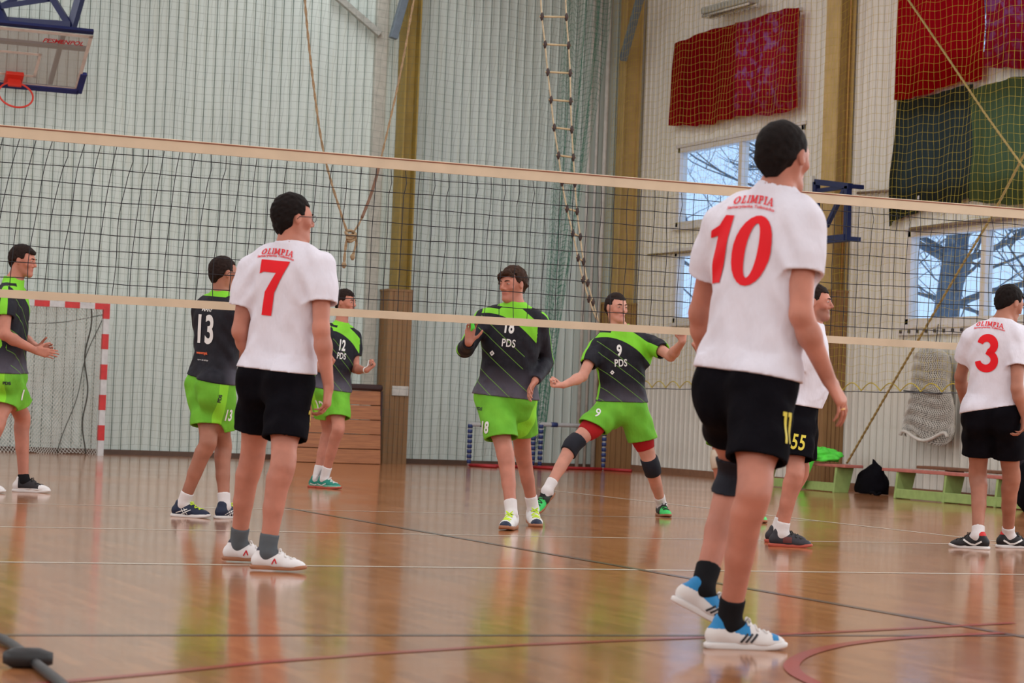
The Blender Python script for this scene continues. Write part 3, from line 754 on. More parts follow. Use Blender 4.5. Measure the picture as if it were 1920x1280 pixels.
    for sd, e in (('L', 1), ('R', -1)):
        ua = EL[sd]-SH[sd]; sf = sp.get('sleeve', .62); sw = sp.get('sw', .030)
        sv.cone(N-up*.035*q, SH[sd], .056*q, .060*q, .05)
        vl = Vol(lo, hi, h); SV2[sd] = vl
        if sp.get('long'):
            vl.cone(SH[sd], EL[sd], .068*q, .056*q, .03); vl.cone(EL[sd], EL[sd]+(WR[sd]-EL[sd])*.3, .056*q, .055*q, .02); vl.cone(EL[sd]+(WR[sd]-EL[sd])*.25, WR[sd]+(WR[sd]-EL[sd])*.1, .055*q, .040*q, .02)
        else:
            vl.cone(SH[sd], SH[sd]+ua*.35, .066*q, .064*q+sw*.4, .035); vl.cone(SH[sd]+ua*.3, SH[sd]+ua*(sf+.15), .058*q+sw*.55, .050*q+sw, .03)
        # armpit cloth
        sv.cone(SH[sd]-up*.04*q-lf*e*.03, SH[sd]-up*.14*q-lf*e*.055, .055*q, .05*q, .05, fw, 1.1)
    w1 = s.get('seed', 1)*1.7; wa = sp.get('wr', .004)
    def wr(p):
        d = p-P; a = d@lf; b = d@up; c = d@fw
        g = np.clip(1-np.abs(b)/.5, 0, 1)
        o = wa*g*np.sin(a*42+3.2*np.sin(b*7+w1)+w1)+wa*.9*np.sin(b*30+a*22*np.sin(w1)+4*np.sin(a*9+w1)+c*12)*np.clip((.25-b)*4, 0, 1)
        o += wa*1.0*np.sin((b*.8+np.abs(a)*1.0)*55+w1*2+2*np.sin(c*20))*np.exp(-((np.abs(a)-.15)/.06)**2)*(b > .1)
        return o
    sv.disp(wr)
    _, X_, Y_, Z_ = sv.full(); above = ((X_-N[0])*up[0]+(Y_-N[1])*up[1]+(Z_-N[2])*up[2]) > .0
    sv.comb((slice(None),)*3, np.minimum(pv.a-.009, np.where(above, 1, core-.008)).astype(np.float32), .02)
    hn_ = -up+sp.get('hemtilt', 0)*lf
    sv.hem(P+up*hv_, hn_, 0)
    sv.hem(N+up*(.010 if kit == 'white' else .022)*q, nrm(up+fw*.10), .012, .02, N+up*.03, .085)
    for sd in 'LR':
        ua = EL[sd]-SH[sd]; vl = SV2[sd]; vl.disp(wr)
        if sp.get('long'): vl.hem(WR[sd]-(WR[sd]-EL[sd])*.03, WR[sd]-EL[sd], .013, .03)
        else: c = SH[sd]+ua*sf; vl.hem(c, ua/np.linalg.norm(ua)+np.asarray(sp.get('sn', {}).get(sd, V(0, 0, 0))), .014, .05)
        sv.comb((slice(None),)*3, vl.a, .035)
    del SV2
    svv, sff = sv.mesh(); d = svv-P; tc = np.stack([d@lf/q, d@up/T*.52, d@fw/q], 1)
    sl = np.zeros(len(svv))
    for sd, e in (('L', 1), ('R', -1)):
        ua = EL[sd]-SH[sd]; L = np.linalg.norm(ua); u_ = ua/L; r_ = svv-SH[sd]; t = r_@u_
        out_ = perp(up*.8+lf*e, u_); rad_ = r_-t[:, None]*u_; cs = (rad_@out_)/(np.linalg.norm(rad_, axis=1)+1e-6)
        m = ((r_@(lf*e)) > .01)
        if sp.get('long'):
            m2 = (np.linalg.norm(svv-(EL[sd]+WR[sd])/2, axis=1) < .2) & (np.abs(d@lf) > .12); m = m | m2
        sl = np.where(m, 1+np.clip(cs, 0, 1)*.95, sl)
    shm = mkobj('shirt', svv, sff, M['white_shirt'] if kit == 'white' else M['jersey'], rt, True, {'tc': tc, 'sl': sl})
    sb = BVHTree.FromPolygons([tuple(p) for p in svv], [tuple(f) for f in sff])
    # --- underwear band, knee pads, socks, shoes
    for sd in 'LR':
        hp, kn, an = HP[sd], K[sd], A[sd]; ft = s['foot'][sd]; ku, kd = nrm(hp-kn), nrm(an-kn)
        if s.get('under'): tight('compression_shorts', hp+(kn-hp)*(so['t'][sd]-.15), hp+(kn-hp)*(so['t'][sd]+s['under'][sd]), .005, M['red_cloth'])
        if sd in s.get('pad', {}):
            fd = perp(facing(ft['h'])*.6+pf*.6, nrm(an-hp))
            tight('knee_pad', kn+ku*.085, kn+kd*.078, .011, M[s['pad'][sd]], [(kn+ku*.02+fd*.028, kn+kd*.03+fd*.026, .050*q, .050*q)])
        sk = s['sock']; tight('sock', an-kd*(sk[1]), an+kd*.055, .0055, M[sk[0]])
        shoe(rt, s['label'], an, ft['h'], ft.get('p', 0), q*s.get('fs', 1), s['shoe'], sd, ft.get('r', 0))
    if s.get('tab'):
        c_ = at_depth(*s['tab'], depth(WR['R'])-.03); mb = MB(); mb.tube([c_+camv(.012, .035, 0), c_+camv(.0, .015, .01), c_+camv(.004, -.015, .012), c_+camv(-.010, -.038, 0)], [.006, .013, .015, .006], 7); mb.build('lime_strap', M['lime_cloth'], rt, True)
    if s.get('band'):
        sd = s['band']; d_ = nrm(WR[sd]-EL[sd]); tight('wristband', WR[sd]-d_*.035, WR[sd]-d_*.012, .004, M['white_print'])
    if s.get('ring'):
        c_, d_, r_ = s['_hn']['R'][2]; mb = MB(); u_ = perp(C_R, d_); w_ = np.cross(d_, u_)
        mb.tube([c_+(r_+.0012)*(math.cos(a)*u_+math.sin(a)*w_) for a in np.linspace(0, 6.283, 17)[:-1]], .0028, 6, True); mb.build('ring', M['gold'], rt, True)
    # --- prints
    for pr in s.get('prints', []):
        bvh, par = (sb, shm) if pr.get('on', 'shirt') == 'shirt' else (pb, shm2)
        dr = ray(*pr['at']); hh = bvh.ray_cast(Vector(CAM), Vector(nrm(dr)), 60)
        if hh[0] is None: print('MISS', s['key'], pr['t']); continue
        an_ = np.array(hh[0]); n = np.array(pr['n'](lf, fw, pl, pf)) if 'n' in pr else fw*(1 if (fw@C_F) < 0 else -1)
        n = nrm(n); u_ = nrm(up+pr.get('tilt', 0)*np.cross(up, n)); 
        g = GLYPH.get(pr['t']) or text2d(pr['t'], pr.get('bold', .02), pr.get('shear', 0), pr.get('sp', 1))
        hm = pr['h']*depth(an_)/F_PX
        project_print(pr.get('name', 'number'), g[0], g[1], hm, an_, n, u_, None, bvh, M[pr['m']], par, pr.get('xs', 1), arch=pr.get('arch', 0)*hm, label=pr.get('lab'))
    s['J'] = dict(P=P, N=N, SH=SH, EL=EL, WR=WR, K=K, A=A, HP=HP, H=H, lf=lf, fw=fw, up=up, T=T, q=q, rt=rt)
    if DEBUG:
        print('PERSON', s['key'], 'D %.2f T %.2f' % (D0, T), 'thigh', [round(float(np.linalg.norm(K[x]-HP[x])/Lt), 2) for x in 'LR'], 'shin', [round(float(np.linalg.norm(A[x]-K[x])/Ls), 2) for x in 'LR'],
              'arm', [round(float(np.linalg.norm(EL[x]-SH[x])/(.168*s['H'])), 2) for x in 'LR'], [round(float(np.linalg.norm(WR[x]-EL[x])/(.146*s['H'])), 2) for x in 'LR'], 'sh', [round(float(SH[x][2]), 2) for x in 'LR'], 'mpx %.5f' % (D0/F_PX), 'headz %.2f' % Hc[2])
    return s['J']
DEBUG = False
glyphs()

# ------------------------------------------------------------------ the hall
def wallpanel(name, col, scale_seed=0):
    m = mat(name, col, .55, spec=.3, var=0); nt = m.node_tree
    a = noise(nt, 1.1, 4, stretch=(1, 1, .35)); b = noise(nt, 18, 2, stretch=(1, 1, .06))
    c = mixc(nt, a.step(.35, .7), col, tuple(q*.88 for q in col)); c = mixc(nt, b.step(.55, .75)*.35, c, (col[0]*.8, col[1]*.74, col[2]*.62)); setcol(m, c); return m
M['wall_a'] = wallpanel('painted_sheet_panels', (.68, .765, .72))
M['wall_b'] = wallpanel('cream_sheet_panels', (.80, .77, .70))
def parquet():
    m = mat('varnished_parquet', (.4, .2, .1), .17, spec=.5, var=0); nt = m.node_tree; b = nt.nodes['Principled BSDF']
    g = nt.nodes.new('ShaderNodeNewGeometry'); x, y, z = xyz(nt, g.outputs['Position'])
    # strips along Y, 5.5 cm wide, staggered 40 cm lengths
    u = x*18.0; row = u.floor(); sh = (row*0.618).fract(); w = y*2.3+sh; cell = w.floor()
    cb = nt.nodes.new('ShaderNodeCombineXYZ'); nt.links.new(row.v, cb.inputs[0]); nt.links.new(cell.v, cb.inputs[1])
    wn = nt.nodes.new('ShaderNodeTexWhiteNoise'); nt.links.new(cb.outputs[0], wn.inputs[0]); r = E(nt, wn.outputs[0])
    gr = noise(nt, 14, 4, stretch=(5, .5, 1))
    c = mixc(nt, r, (.36, .135, .05), (.50, .205, .08)); c = mixc(nt, gr.step(.3, .75)*.45, c, (.26, .10, .045))
    seam = ((u.fract()-.5).abs() > .47).max((w.fract()-.5).abs() > .492)
    c = mixc(nt, seam*.45, c, (.10, .045, .025)); setcol(m, c)
    big = noise(nt, .55, 3); rr = big.step(.3, .7)*.07+.10
    nt.links.new(rr.v, b.inputs['Roughness'])
    hb = r*.9+noise(nt, 3.5, 2)*1.6
    bump(nt, hb, .075, .012); b.inputs['Coat Weight'].default_value = .15; b.inputs['Coat Roughness'].default_value = .09
    return m
fl = MB().box(-8, XB, -19, YA, -.1, 0); struct(fl.build('floor', parquet()))
# ribbed sheet walls
def ribbed(name, mtl, horiz, n0, n1, z0, z1, plane, axis, period, holes=()):
    """ribs run vertically; horiz range n0..n1 along the wall; profile protrudes into the hall; holes = (a0,a1,z0,z1)"""
    prof = [(0, 0), (.56, 0), (.64, .018), (.73, .018), (.755, -.018), (.825, -.018), (.85, .018), (.94, .018)]
    xs = []; k = int(math.ceil((n1-n0)/period))
    for i in range(k):
        for p, d in prof: xs.append((n0+(i+p)*period, d))
    xs = [q for q in xs if q[0] <= n1]+[(n1, 0)]
    cuts = sorted({z0, z1}|{h for H in holes for h in H[2:]})
    for H in holes:
        for e in H[:2]: xs.append((e, 0))
    xs.sort(); mb = MB(); V_ = {}
    def vid(i, j):
        if (i, j) not in V_:
            a, d = xs[i]; z = cuts[j]
            V_[(i, j)] = len(mb.v); mb.v.append((a, plane-d, z) if axis == 'x' else (plane-d, a, z))
        return V_[(i, j)]
    for i in range(len(xs)-1):
        am = (xs[i][0]+xs[i+1][0])/2
        if xs[i+1][0]-xs[i][0] < 1e-6: continue
        for j in range(len(cuts)-1):
            zm = (cuts[j]+cuts[j+1])/2
            if any(H[0] < am < H[1] and H[2] < zm < H[3] for H in holes): continue
            q = (vid(i, j), vid(i+1, j), vid(i+1, j+1), vid(i, j+1)); mb.f.append(q if axis == 'x' else q[::-1])
    return struct(mb.build(name, mtl))
WIN = [(14.9, 16.62, 5.15, 6.35), (13.35, 14.9, 5.15, 6.35), (13.1, 16.62, 3.66, 4.72), (13.1, 16.55, 2.22, 3.18),
       (7.3, 10.75, 5.12, 6.6), (7.3, 10.75, 3.6, 4.66), (7.0, 10.52, 2.08, 3.20)]
HOLES = [(13.35, 15.05, 5.15, 6.30), (13.1, 16.80, 3.60, 4.76), (13.1, 16.78, 2.20, 3.24), (6.6, 10.70, 5.14, 6.8), (6.6, 10.72, 3.62, 4.66), (6.6, 10.46, 2.06, 3.20)]
ribbed('wall_back', M['wall_a'], 0, -8.0, XB, 0, 8.7, YA, 'x', .14)
ribbed('wall_right', M['wall_b'], 0, -19, YA, 0, 8.7, XB, 'y', .155, HOLES)
struct(MB().box(-8.1, -8, -19, YA, 0, 8.7).build('wall_left', M['wall_b'])); struct(MB().box(-8, XB, -19.1, -19, 0, 8.7).build('wall_front', M['wall_b']))
struct(MB().box(-8.1, XB+.1, -19.1, YA+.1, 8.7, 8.8).build('ceiling', mat('white_ceiling_sheets', (.62, .60, .56), .7)))
struct(MB().box(-3, 15.2, YA-.035, YA-.016, 0, .07).build('baseboard_back', mat('dark_brown_skirting', (.10, .055, .035), .5)))
struct(MB().box(XB-.035, XB-.016, -18, 18, 0, .09).build('baseboard_right', mat('brown_skirting', (.26, .13, .075), .5)))
# windows in the right wall: frame, panes
fm = mat('white_window_frame', (.66, .62, .60), .45, var=.05); glass = bpy.data.materials.new('window_glass'); glass.use_nodes = True
gt = glass.node_tree; gt.nodes.remove(gt.nodes['Principled BSDF']); g1, g2, g3 = gt.nodes.new('ShaderNodeBsdfTransparent'), gt.nodes.new('ShaderNodeBsdfGlossy'), gt.nodes.new('ShaderNodeMixShader')
g1.inputs[0].default_value = (.93, .97, 1, 1); g2.inputs['Roughness'].default_value = .02; g3.inputs[0].default_value = .04; gt.links.new(g1.outputs[0], g3.inputs[1]); gt.links.new(g2.outputs[0], g3.inputs[2]); gt.links.new(g3.outputs[0], gt.nodes['Material Output'].inputs[0])
def window(i, a0, a1, z0, z1, mull):
    t = .075; X = XB
    mb = MB()
    for (b0, b1, c0, c1) in ((a0, a1, z0, z0+t), (a0, a1, z1-t, z1), (a0, a0+t, z0, z1), (a1-t, a1, z0, z1)): mb.box(X-.03, X+.10, b0, b1, c0, c1)
    for m in mull: mb.box(X-.02, X+.09, m-.05, m+.05, z0+t, z1-t)
    mb.box(X-.045, X+.03, a0-.05, a1+.05, z1, z1+.05); mb.box(X-.06, X+.03, a0-.05, a1+.05, z0-.05, z0)
    o = struct(mb.build('window_%d' % i, fm, None, False, .006))
    ed = [a0+t]+[e for m in mull for e in (m-.05, m+.05)]+[a1-t]
    for k in range(0, len(ed), 2): MB().box(X+.03, X+.04, ed[k], ed[k+1], z0+t, z1-t).build('pane', glass, o)
    return o
for i, (H, mu) in enumerate(zip(HOLES, ((14.2,), (14.88,), (14.88,), (8.75,), (8.80,), (8.84,)))): window(i+1, *H, mu)

# steel columns with timber casing
ochre = mat('ochre_painted_steel', (.36, .25, .055), .5, var=.12, vscale=5); ochre2 = mat('tan_painted_steel', (.50, .34, .14), .5, var=.10, vscale=5)
def wood(name, a, b, sc=(1, 14, 1)):
    m = mat(name, a, .45, var=0); nt = m.node_tree; c = mixc(nt, noise(nt, 5, 4, stretch=sc).step(.3, .7), a, b); setcol(m, c); return m
M['casing'] = wood('varnished_casing_boards', (.34, .19, .075), (.25, .125, .05), (9, 9, .4))
def casing(mbase, x0, x1, y0, y1, z1):
    mbase.box(x0, x1, y0, y1, 0, z1)
    return mbase
def column(label, x0, x1, y0, y1, z0, zt, mtl, cx, group='steel columns of the hall'):
    t = root('steel_column', ((x0+x1)/2, (y0+y1)/2, 0), label, 'column', group)
    mb = MB(); mb.box(x0, x0+.022, y0, y1, z0, zt); mb.box(x1-.022, x1, y0, y1, z0, zt); ym = (y0+y1)/2; mb.box(x0+.02, x1-.02, ym-.008, ym+.008, z0, zt)
    mb.build('beam', mtl, t)
    mb = MB(); a0, a1, b0, b1 = cx; n = 5
    for k in range(n): w = (a1-a0)/n; mb.box(a0+k*w+.004, a0+(k+1)*w-.004, b0, b0+.025, 0, 2.5)
    for k in range(n): w = (b1-b0)/n; mb.box(a0, a0+.025, b0+k*w+.004, b0+(k+1)*w-.004, 0, 2.5)
    mb.box(a0+.012, a1, b0+.012, b1, 0, 2.49); mb.box(a0-.01, a1, b0-.01, b1, 2.49, 2.52)
    mb.build('casing', M['casing'], t); return t
column('ochre steel column on the back wall, left of the green net, cased in wood below', 11.80, 12.02, 18.03, 18.36, 2.3, 8.7, ochre, (11.67, 12.04, 17.98, 18.36))
x0c = at_Y(1166, 300, 18.0)[0]
column('steel column in the hall corner behind the yellow net', x0c, at_Y(1206, 100, 18.0)[0], 18.02, 18.22, 2.3, 8.7, ochre2, (at_Y(1139, 700, 17.98)[0], XB-.03, 17.98, 18.34))
x0d = at_Y(1576, 0, 11.86)[0]; y1d = at_X(1551, 0, x0d)[1]
column('tan steel column on the right wall between the two window bays', x0d, XB-.03, 11.86, y1d, 2.0, 8.7, ochre2, (x0d-.05, XB-.02, 11.83, y1d+.03))
mb = MB(); mb.tube([(x0d+.18, 11.90, 2.2), (x0d+.18, 11.90, 8.7)], .012, 8); tag(mb.build('cable_conduit', mat('orange_brown_conduit', (.50, .27, .08), .5), None, True), 'thin orange brown conduit inside the tan column', 'conduit')
g_ = mat('pale_downpipe', (.48, .48, .42), .5); 
mb = MB(); mb.box(11.42, 11.60, 18.28, 18.37, 0, 8.2); tag(mb.build('wall_duct', g_, None, False, .012), 'pale vertical duct running up the back wall left of the ochre column', 'duct')
steelb = mat('grey_blue_steel', (.13, .17, .21), .5)
def strut(a, b, w, lab, m_):
    mb = MB(); mb.bar(a, b, w, w); tag(mb.build('knee_brace', m_, None, False, .006), lab, 'brace')
strut(at_Y(737, 72, 17.92), at_Y(766, -30, 17.92), .11, 'grey steel knee brace leaning out from the ochre column', steelb)
strut(at_X(1168, 112, 15.18), at_X(1202, -10, 15.14), .10, 'grey steel knee brace at the corner column', steelb)
strut(at_Y(712, 64, 18.25), at_Y(625, -12, 18.25), .09, 'pale diagonal bar in place of a brace shadow left of the ochre column', mat('brace_shadow', (.40, .41, .37), .5))  # this bar stands in for a shadow cast on the wall panels
tubem = mat('white_pipe', (.62, .60, .55), .4)
for (px, r, lab) in ((1098, .028, 'white pipe nearest the green net in the corner'), (1112, .022, 'middle white pipe of the three in the corner'), (1128, .035, 'white pipe beside the corner column')):
    p = at_Y(px, 500, 18.25); mb = MB(); mb.tube([(p[0], 18.30, 0), (p[0], 18.30, 8.2)], r, 10); tag(mb.build('wall_pipe', tubem, None, True), lab, 'pipe', 'pipes in the corner')
# conduit and rail on the right wall
cond = mat('brown_conduit', (.22, .15, .11), .5)
def xrun(name, a, b, r, X, lab, cat, m_): p, q_ = at_X(*a, X), at_X(*b, X); mb = MB(); mb.tube([p, q_], r, 8); tag(mb.build(name, m_, None, True), lab, cat)
xrun('conduit', (1608, 362), (1690, 356), .018, XB-.05, 'brown conduit right of the tan column below the dark green curtain', 'conduit', cond)
xrun('conduit', (1215, 478), (1310, 470), .016, XB-.05, 'brown conduit between the two left windows', 'conduit', cond)
xrun('conduit', (1708, 430), (1925, 404), .028, XB-.07, 'dark rail above the large window with the tree trunk', 'conduit', cond)
# hook rail below the big window
p0, p1 = at_X(1683, 622, XB-.03), at_X(1835, 612, XB-.03); rr = root('hook_rail', (XB-.04, (p0[1]+p1[1])/2, p1[2]), 'white perforated hook rail on the wall below the large window', 'rail')
mb = MB(); mb.box(XB-.045, XB-.018, p1[1]-.6, p0[1], p0[2]-.045, p0[2]+.045); mb.build('rail', fm, rr)
for k in range(9):
    yy = p0[1]-.1-.19*k; MB().box(XB-.06, XB-.04, yy-.022, yy+.022, p0[2]-.02, p0[2]+.02).build('hook', mat('dark_hook', (.05, .04, .04), .5) if k == 0 else bpy.data.materials['dark_hook'], rr)
# socket plates
tag(MB().box(11.77, 12.02, 17.955, 17.98, .98, 1.12).build('switch_box', tubem, None, False, .006), 'small white box fixed to the casing of the ochre column', 'box')

# ------------------------------------------------------------------ floor markings
def line(pts, w, mtl, lab, z=.0012):
    P_ = np.array(pts, float); mb = MB(); T_ = np.gradient(P_, axis=0); T_ /= np.linalg.norm(T_, axis=1)[:, None]; Nn = np.stack([-T_[:, 1], T_[:, 0]], 1)*w/2
    A_ = np.column_stack([P_-Nn, np.full(len(P_), z)]); B_ = np.column_stack([P_+Nn, np.full(len(P_), z)])
    mb.grid(np.stack([B_, A_], 1)); o = mb.build('court_line', mtl); 
    if np.array(o.data.polygons[0].normal)[2] < 0: o.data.flip_normals()
    o['label'] = lab; return struct(o)
lm = lambda n, c: mat(n, c, .2, var=.12, vscale=3)
WL_, DL_, RL_ = lm('white_line_paint', (.68, .60, .50)), lm('dark_line_paint', (.10, .07, .06)), lm('red_line_paint', (.33, .03, .025))
line([(1.24, 0), (10.24, 0)], .05, WL_, 'white centre line of the volleyball court under the net')
line([(1.24, -3), (12.5, -3)], .06, WL_, 'white attack line on the near side of the net')
line([(1.24, 3.04), (10.24, 3.04)], .04, WL_, 'white attack line on the far side of the net')
line([(10.24, -3), (10.24, 9)], .045, WL_, 'white sideline receding to the right', .0016)
line([(5.64, -14), (5.64, 3.3)], .05, DL_, 'dark line receding across the court', .0020)
line([(-6, -6.46), (14, -6.46)], .05, DL_, 'dark line crossing the foreground')
rp = [at_z(*q)[:2] for q in ((60, 1284), (300, 1262), (480, 1243), (700, 1226), (958, 1210), (1196, 1200), (1440, 1191), (1690, 1179), (1900, 1168))]
line(rp, .045, RL_, 'long curved red line across the foreground', .0024)
cR = [at_z(*q)[:2] for q in ((1880, 1187), (1700, 1196), (1600, 1206), (1540, 1218), (1500, 1232), (1484, 1247), (1492, 1262), (1520, 1278), (1570, 1300))]
cR = np.array(cR); 
def smooth(P_, n=6):
    P_ = np.array(P_); out = []
    for i in range(len(P_)-1):
        p_1, p0_, p1_, p2_ = P_[max(i-1, 0)], P_[i], P_[i+1], P_[min(i+2, len(P_)-1)]
        for k in range(n):
            t = k/n; out.append(.5*((2*p0_)+(-p_1+p1_)*t+(2*p_1-5*p0_+4*p1_-p2_)*t*t+(-p_1+3*p0_-3*p1_+p2_)*t**3))
    out.append(P_[-1]); return np.array(out)
line(smooth(cR), .055, RL_, 'red circle line at the lower right', .0028)

# ------------------------------------------------------------------ volleyball net
cord = mat('black_net_cord', (.008, .008, .012), .8, var=0)
tape = mat('cream_tape', (.56, .44, .31), .8, var=.06, vscale=6)
rt = root('volleyball_net', (5.7, 0, 0), 'volleyball net with cream tapes stretched across the whole picture', 'net')
ztop = lambda x: 2.43-.010*math.sin((x-.8)/10*math.pi); zbot = lambda x: 1.385-.0*x
xs = np.linspace(.75, 10.85, 102)
mb = MB(); 
for (zf, hh_) in ((ztop, .07),):
    mb.grid([[(x, .006*s_[0], zf(x)-s_[1]) for x in xs] for s_ in ((1, .003), (1, .067), (-1, .067), (-1, .003), (1, .003))])
mb.tube([(x, 0, ztop(x)) for x in xs], .008, 8); mb.build('top_tape', tape, rt)
mb = MB(); mb.tube([(x, -.007, ztop(x)-.001) for x in xs], .0045, 6); mb.build('tape_edge_cord', mat('brown_cord', (.25, .10, .06), .8), rt)
mb = MB(); mb.grid([[(x, .005*s_[0], zbot(x)+s_[1]) for x in xs] for s_ in ((1, 0), (1, .05), (-1, .05), (-1, 0), (1, 0))]); mb.build('bottom_tape', tape, rt)
mb = MB(); rg = random.Random(4)
lean = lambda x: max(0, (4.6-x))*.045+max(0, 6.5-x)*.012
def nx(x, z): t = (ztop(x)-.07-z)/.95; return x-lean(x)*(1-(1-min(1, t))**2)*1.0
nv = 101
for k in range(nv):
    x = .8+k*.1; jit = rg.uniform(-.008, .008); pts = []
    kink = rg.random() < .25
    for j in range(12):
        z = ztop(x)-.07-(ztop(x)-.07-zbot(x)-.05)*j/11
        pts.append((nx(x, z)+jit*math.sin(j*.9)+(0.014*(1 if j == 1 else 0) if kink else 0), 0, z))
    mb.tube(pts, .0025, 4, cap=False)
for r_ in range(1, 10):
    z0_ = lambda x: ztop(x)-.07-.045-(r_-1)*.1
    mb.tube([(x, 0, z0_(x)+.0035*math.sin(x*5+r_*2)+.0012*math.sin(x*31+r_)) for x in np.linspace(.8, 10.8, 200)], .0026, 4, cap=False)
mb.build('mesh', cord, rt)
post = mat('painted_steel_post', (.10, .18, .35), .4)
for x, lab in ((.35, 'left'), (11.2, 'right')):
    mb = MB(); mb.tube([(x, 0, 0), (x, 0, 2.5)], .045, 14); mb.tube([(x, 0, 0), (x, 0, .02)], .14, 20)
    e = .75 if x < 5 else 10.85
    o = mb.build('net_post', post, rt, True)
    for z in (2.42, 1.41): m2 = MB(); m2.tube([(x, 0, z), (e, 0, z-.005)], .005, 6); m2.build('tension_cord', cord, o)

# ------------------------------------------------------------------ protective nets
def hang_net(name, fn, nu, nvv, r, matl, lab, grp=None, su=3, sv_=3, extra=None):
    mb = MB()
    for i in range(nu+1): mb.tube([fn(i/nu, j/(nvv*1.0)) for j in np.arange(0, nvv+.01, 1/sv_*2)], r, 3, cap=False)
    for j in range(nvv+1): mb.tube([fn(i/nu, j/nvv) for i in np.arange(0, nu+.01, 1/su*2)], r, 3, cap=False) if False else mb.tube([fn(i/(nu*1.0), j/nvv) for i in np.linspace(0, nu, nu*1+1)], r, 3, cap=False)
    if extra: extra(mb)
    o = mb.build(name, matl); tag(o, lab, 'net', grp); return o
teal = mat('dark_green_cord', (.045, .13, .095), .8, var=0); yel = mat('yellow_cord', (.58, .45, .05), .8, var=0)
def netA(u, v_):
    z = .15+8.0*v_; e = at_Y(1040, 560, 18.0)[0]; z_ = z
    # right edge drawn aside: gathered at the bottom
    xe = np.interp(z, (0, 1.2, 2.2, 4.0, 6.5, 8.2), EDX)
    g = 1-(1-u)**1.0
    d = .028*math.sin(u*90+z*.9)+.02*math.sin(z*5+u*33)
    x0 = 5.2; f = u*.90 if u < .86 else .774+(u-.86)*(.226/.14)*1.0
    x = x0+(xe-x0)*min(1, (u*1.12 if u < .8 else .896+(u-.8)*.52)); 
    return (x+.01*math.sin(z*11+u*50), 17.88+d*.6+.02*math.sin(z*1.7+u*7), z+.012*math.sin(u*70))
EDX = [at_Y(1012, 790, 17.85)[0], at_Y(1030, 640, 17.85)[0], at_Y(1050, 510, 17.85)[0], at_Y(1088, 270, 17.85)[0], at_Y(1135, 10, 17.85)[0], at_Y(1150, -60, 17.85)[0]]
hang_net('protective_net', netA, 92, 78, .0014, mat('faded_green_cord', (.10, .15, .12), .8, var=0), 'dark green protective net hanging in front of the back wall')
def netG(u, v_):       # the gathered free edge, bunched folds
    z = .3+7.9*v_; xe = np.interp(z, (0, 1.2, 2.2, 4.0, 6.5, 8.2), EDX); w = .18+.55*min(1, max(0, (z-1.5)/5))
    return (xe-w*(1-u)+.03*math.sin(u*20+z), 17.76+.06*math.sin(u*26+z*.8), z+.03*math.sin(u*31+z*3))
hang_net('protective_net', netG, 26, 96, .0026, mat('green_cord', (.03, .20, .12), .8, var=0), 'bunched green edge of the protective net beside the rope ladder')
def netB(u, v_):
    y = 17.95-17.0*u; z = 1.26+7.0*v_
    sc = 0 if v_ > .001 else 0
    return (15.05+.03*math.sin(y*4+z), y+.012*math.sin(z*9+y*7), z+.015*math.sin(y*11)+.02*math.sin(y*2.1+z))
def scal(mb):
    L_ = .44; y = 17.9
    while y > 1.2:
        mb.tube([(15.04, y-L_*t, 1.235+.095*math.sin(math.pi*t)) for t in np.linspace(0, 1, 9)], .007, 5, cap=False); y -= L_
hang_net('protective_net', netB, 170, 70, .0018, yel, 'yellow protective net with scalloped lower edge in front of the right wall', extra=scal)
mb = MB(); mb.tube([(15.04, 17.9-16.8*t, 1.225-.03*math.sin(t*50)**2*.2) for t in np.linspace(0, 1, 60)], .006, 5); tag(mb.build('net_bottom_rope', mat('grey_rope', (.10, .10, .11), .8), None, True), 'thin dark rope along the lower edge of the yellow net', 'rope')

# ------------------------------------------------------------------ ropes
hemp = mat('hemp_rope', (.30, .20, .11), .9, var=.25, vscale=40)
def rope_helix(pts, r, mb, tw=26):
    P_ = np.array(pts); seg = np.r_[0, np.cumsum(np.linalg.norm(np.diff(P_, axis=0), axis=1))]; n = int(seg[-1]/.03)+2; t = np.linspace(0, seg[-1], n)
    Q = np.stack([np.interp(t, seg, P_[:, k]) for k in range(3)], 1)
    for ph in (0, math.pi):
        mb.tube([Q[i]+.45*r*V(math.cos(t[i]*tw+ph), .6*math.sin(t[i]*tw+ph), .3*math.sin(t[i]*tw+ph)) for i in range(n)], r*.68, 5)
rp_ = root('climbing_rope', at_Y(655, 440, 8.0), 'thick hemp rope looped down and knotted above the number 7 player', 'rope')
Yr = 8.0; lft = smooth([at_Y(x, y, Yr) for x, y in ((571, -800), (571, -400), (571, -60), (572, 0), (580, 90), (592, 190), (603, 265), (618, 330), (638, 395), (650, 432))])
rgt = smooth([at_Y(x, y, Yr) for x, y in ((918, -800), (854, -400), (790, -60), (776, 0), (760, 90), (745, 165), (728, 240), (716, 290), (702, 345), (688, 385), (674, 418), (662, 436))])
mb = MB(); rope_helix(lft, .013, mb); rope_helix(rgt, .011, mb); mb.build('rope', hemp, rp_, True)
mb = MB(); kc = at_Y(657, 441, Yr)
for k in range(3): mb.tube([kc+V(.05*math.cos(a)+.01*k, .035*math.sin(a*1.0+k), .028*math.sin(a+k)-.03*k+.02) for a in np.linspace(0, 6.28, 13)[:-1]], .015, 6, True)
mb.build('knot', hemp, rp_, True)
for pts in (((651, 440), (648, 462), (646, 480), (645, 497)), ((666, 436), (668, 455), (664, 470), (661, 482))):
    mb = MB(); q_ = smooth([at_Y(x, y, Yr) for x, y in pts]); rope_helix(q_, .014, mb); mb.tube([q_[-1]+V(0, 0, .03), q_[-1], q_[-1]-V(0, 0, .03)], [.016, .028, .012], 8); mb.build('rope_tail', hemp, rp_, True)
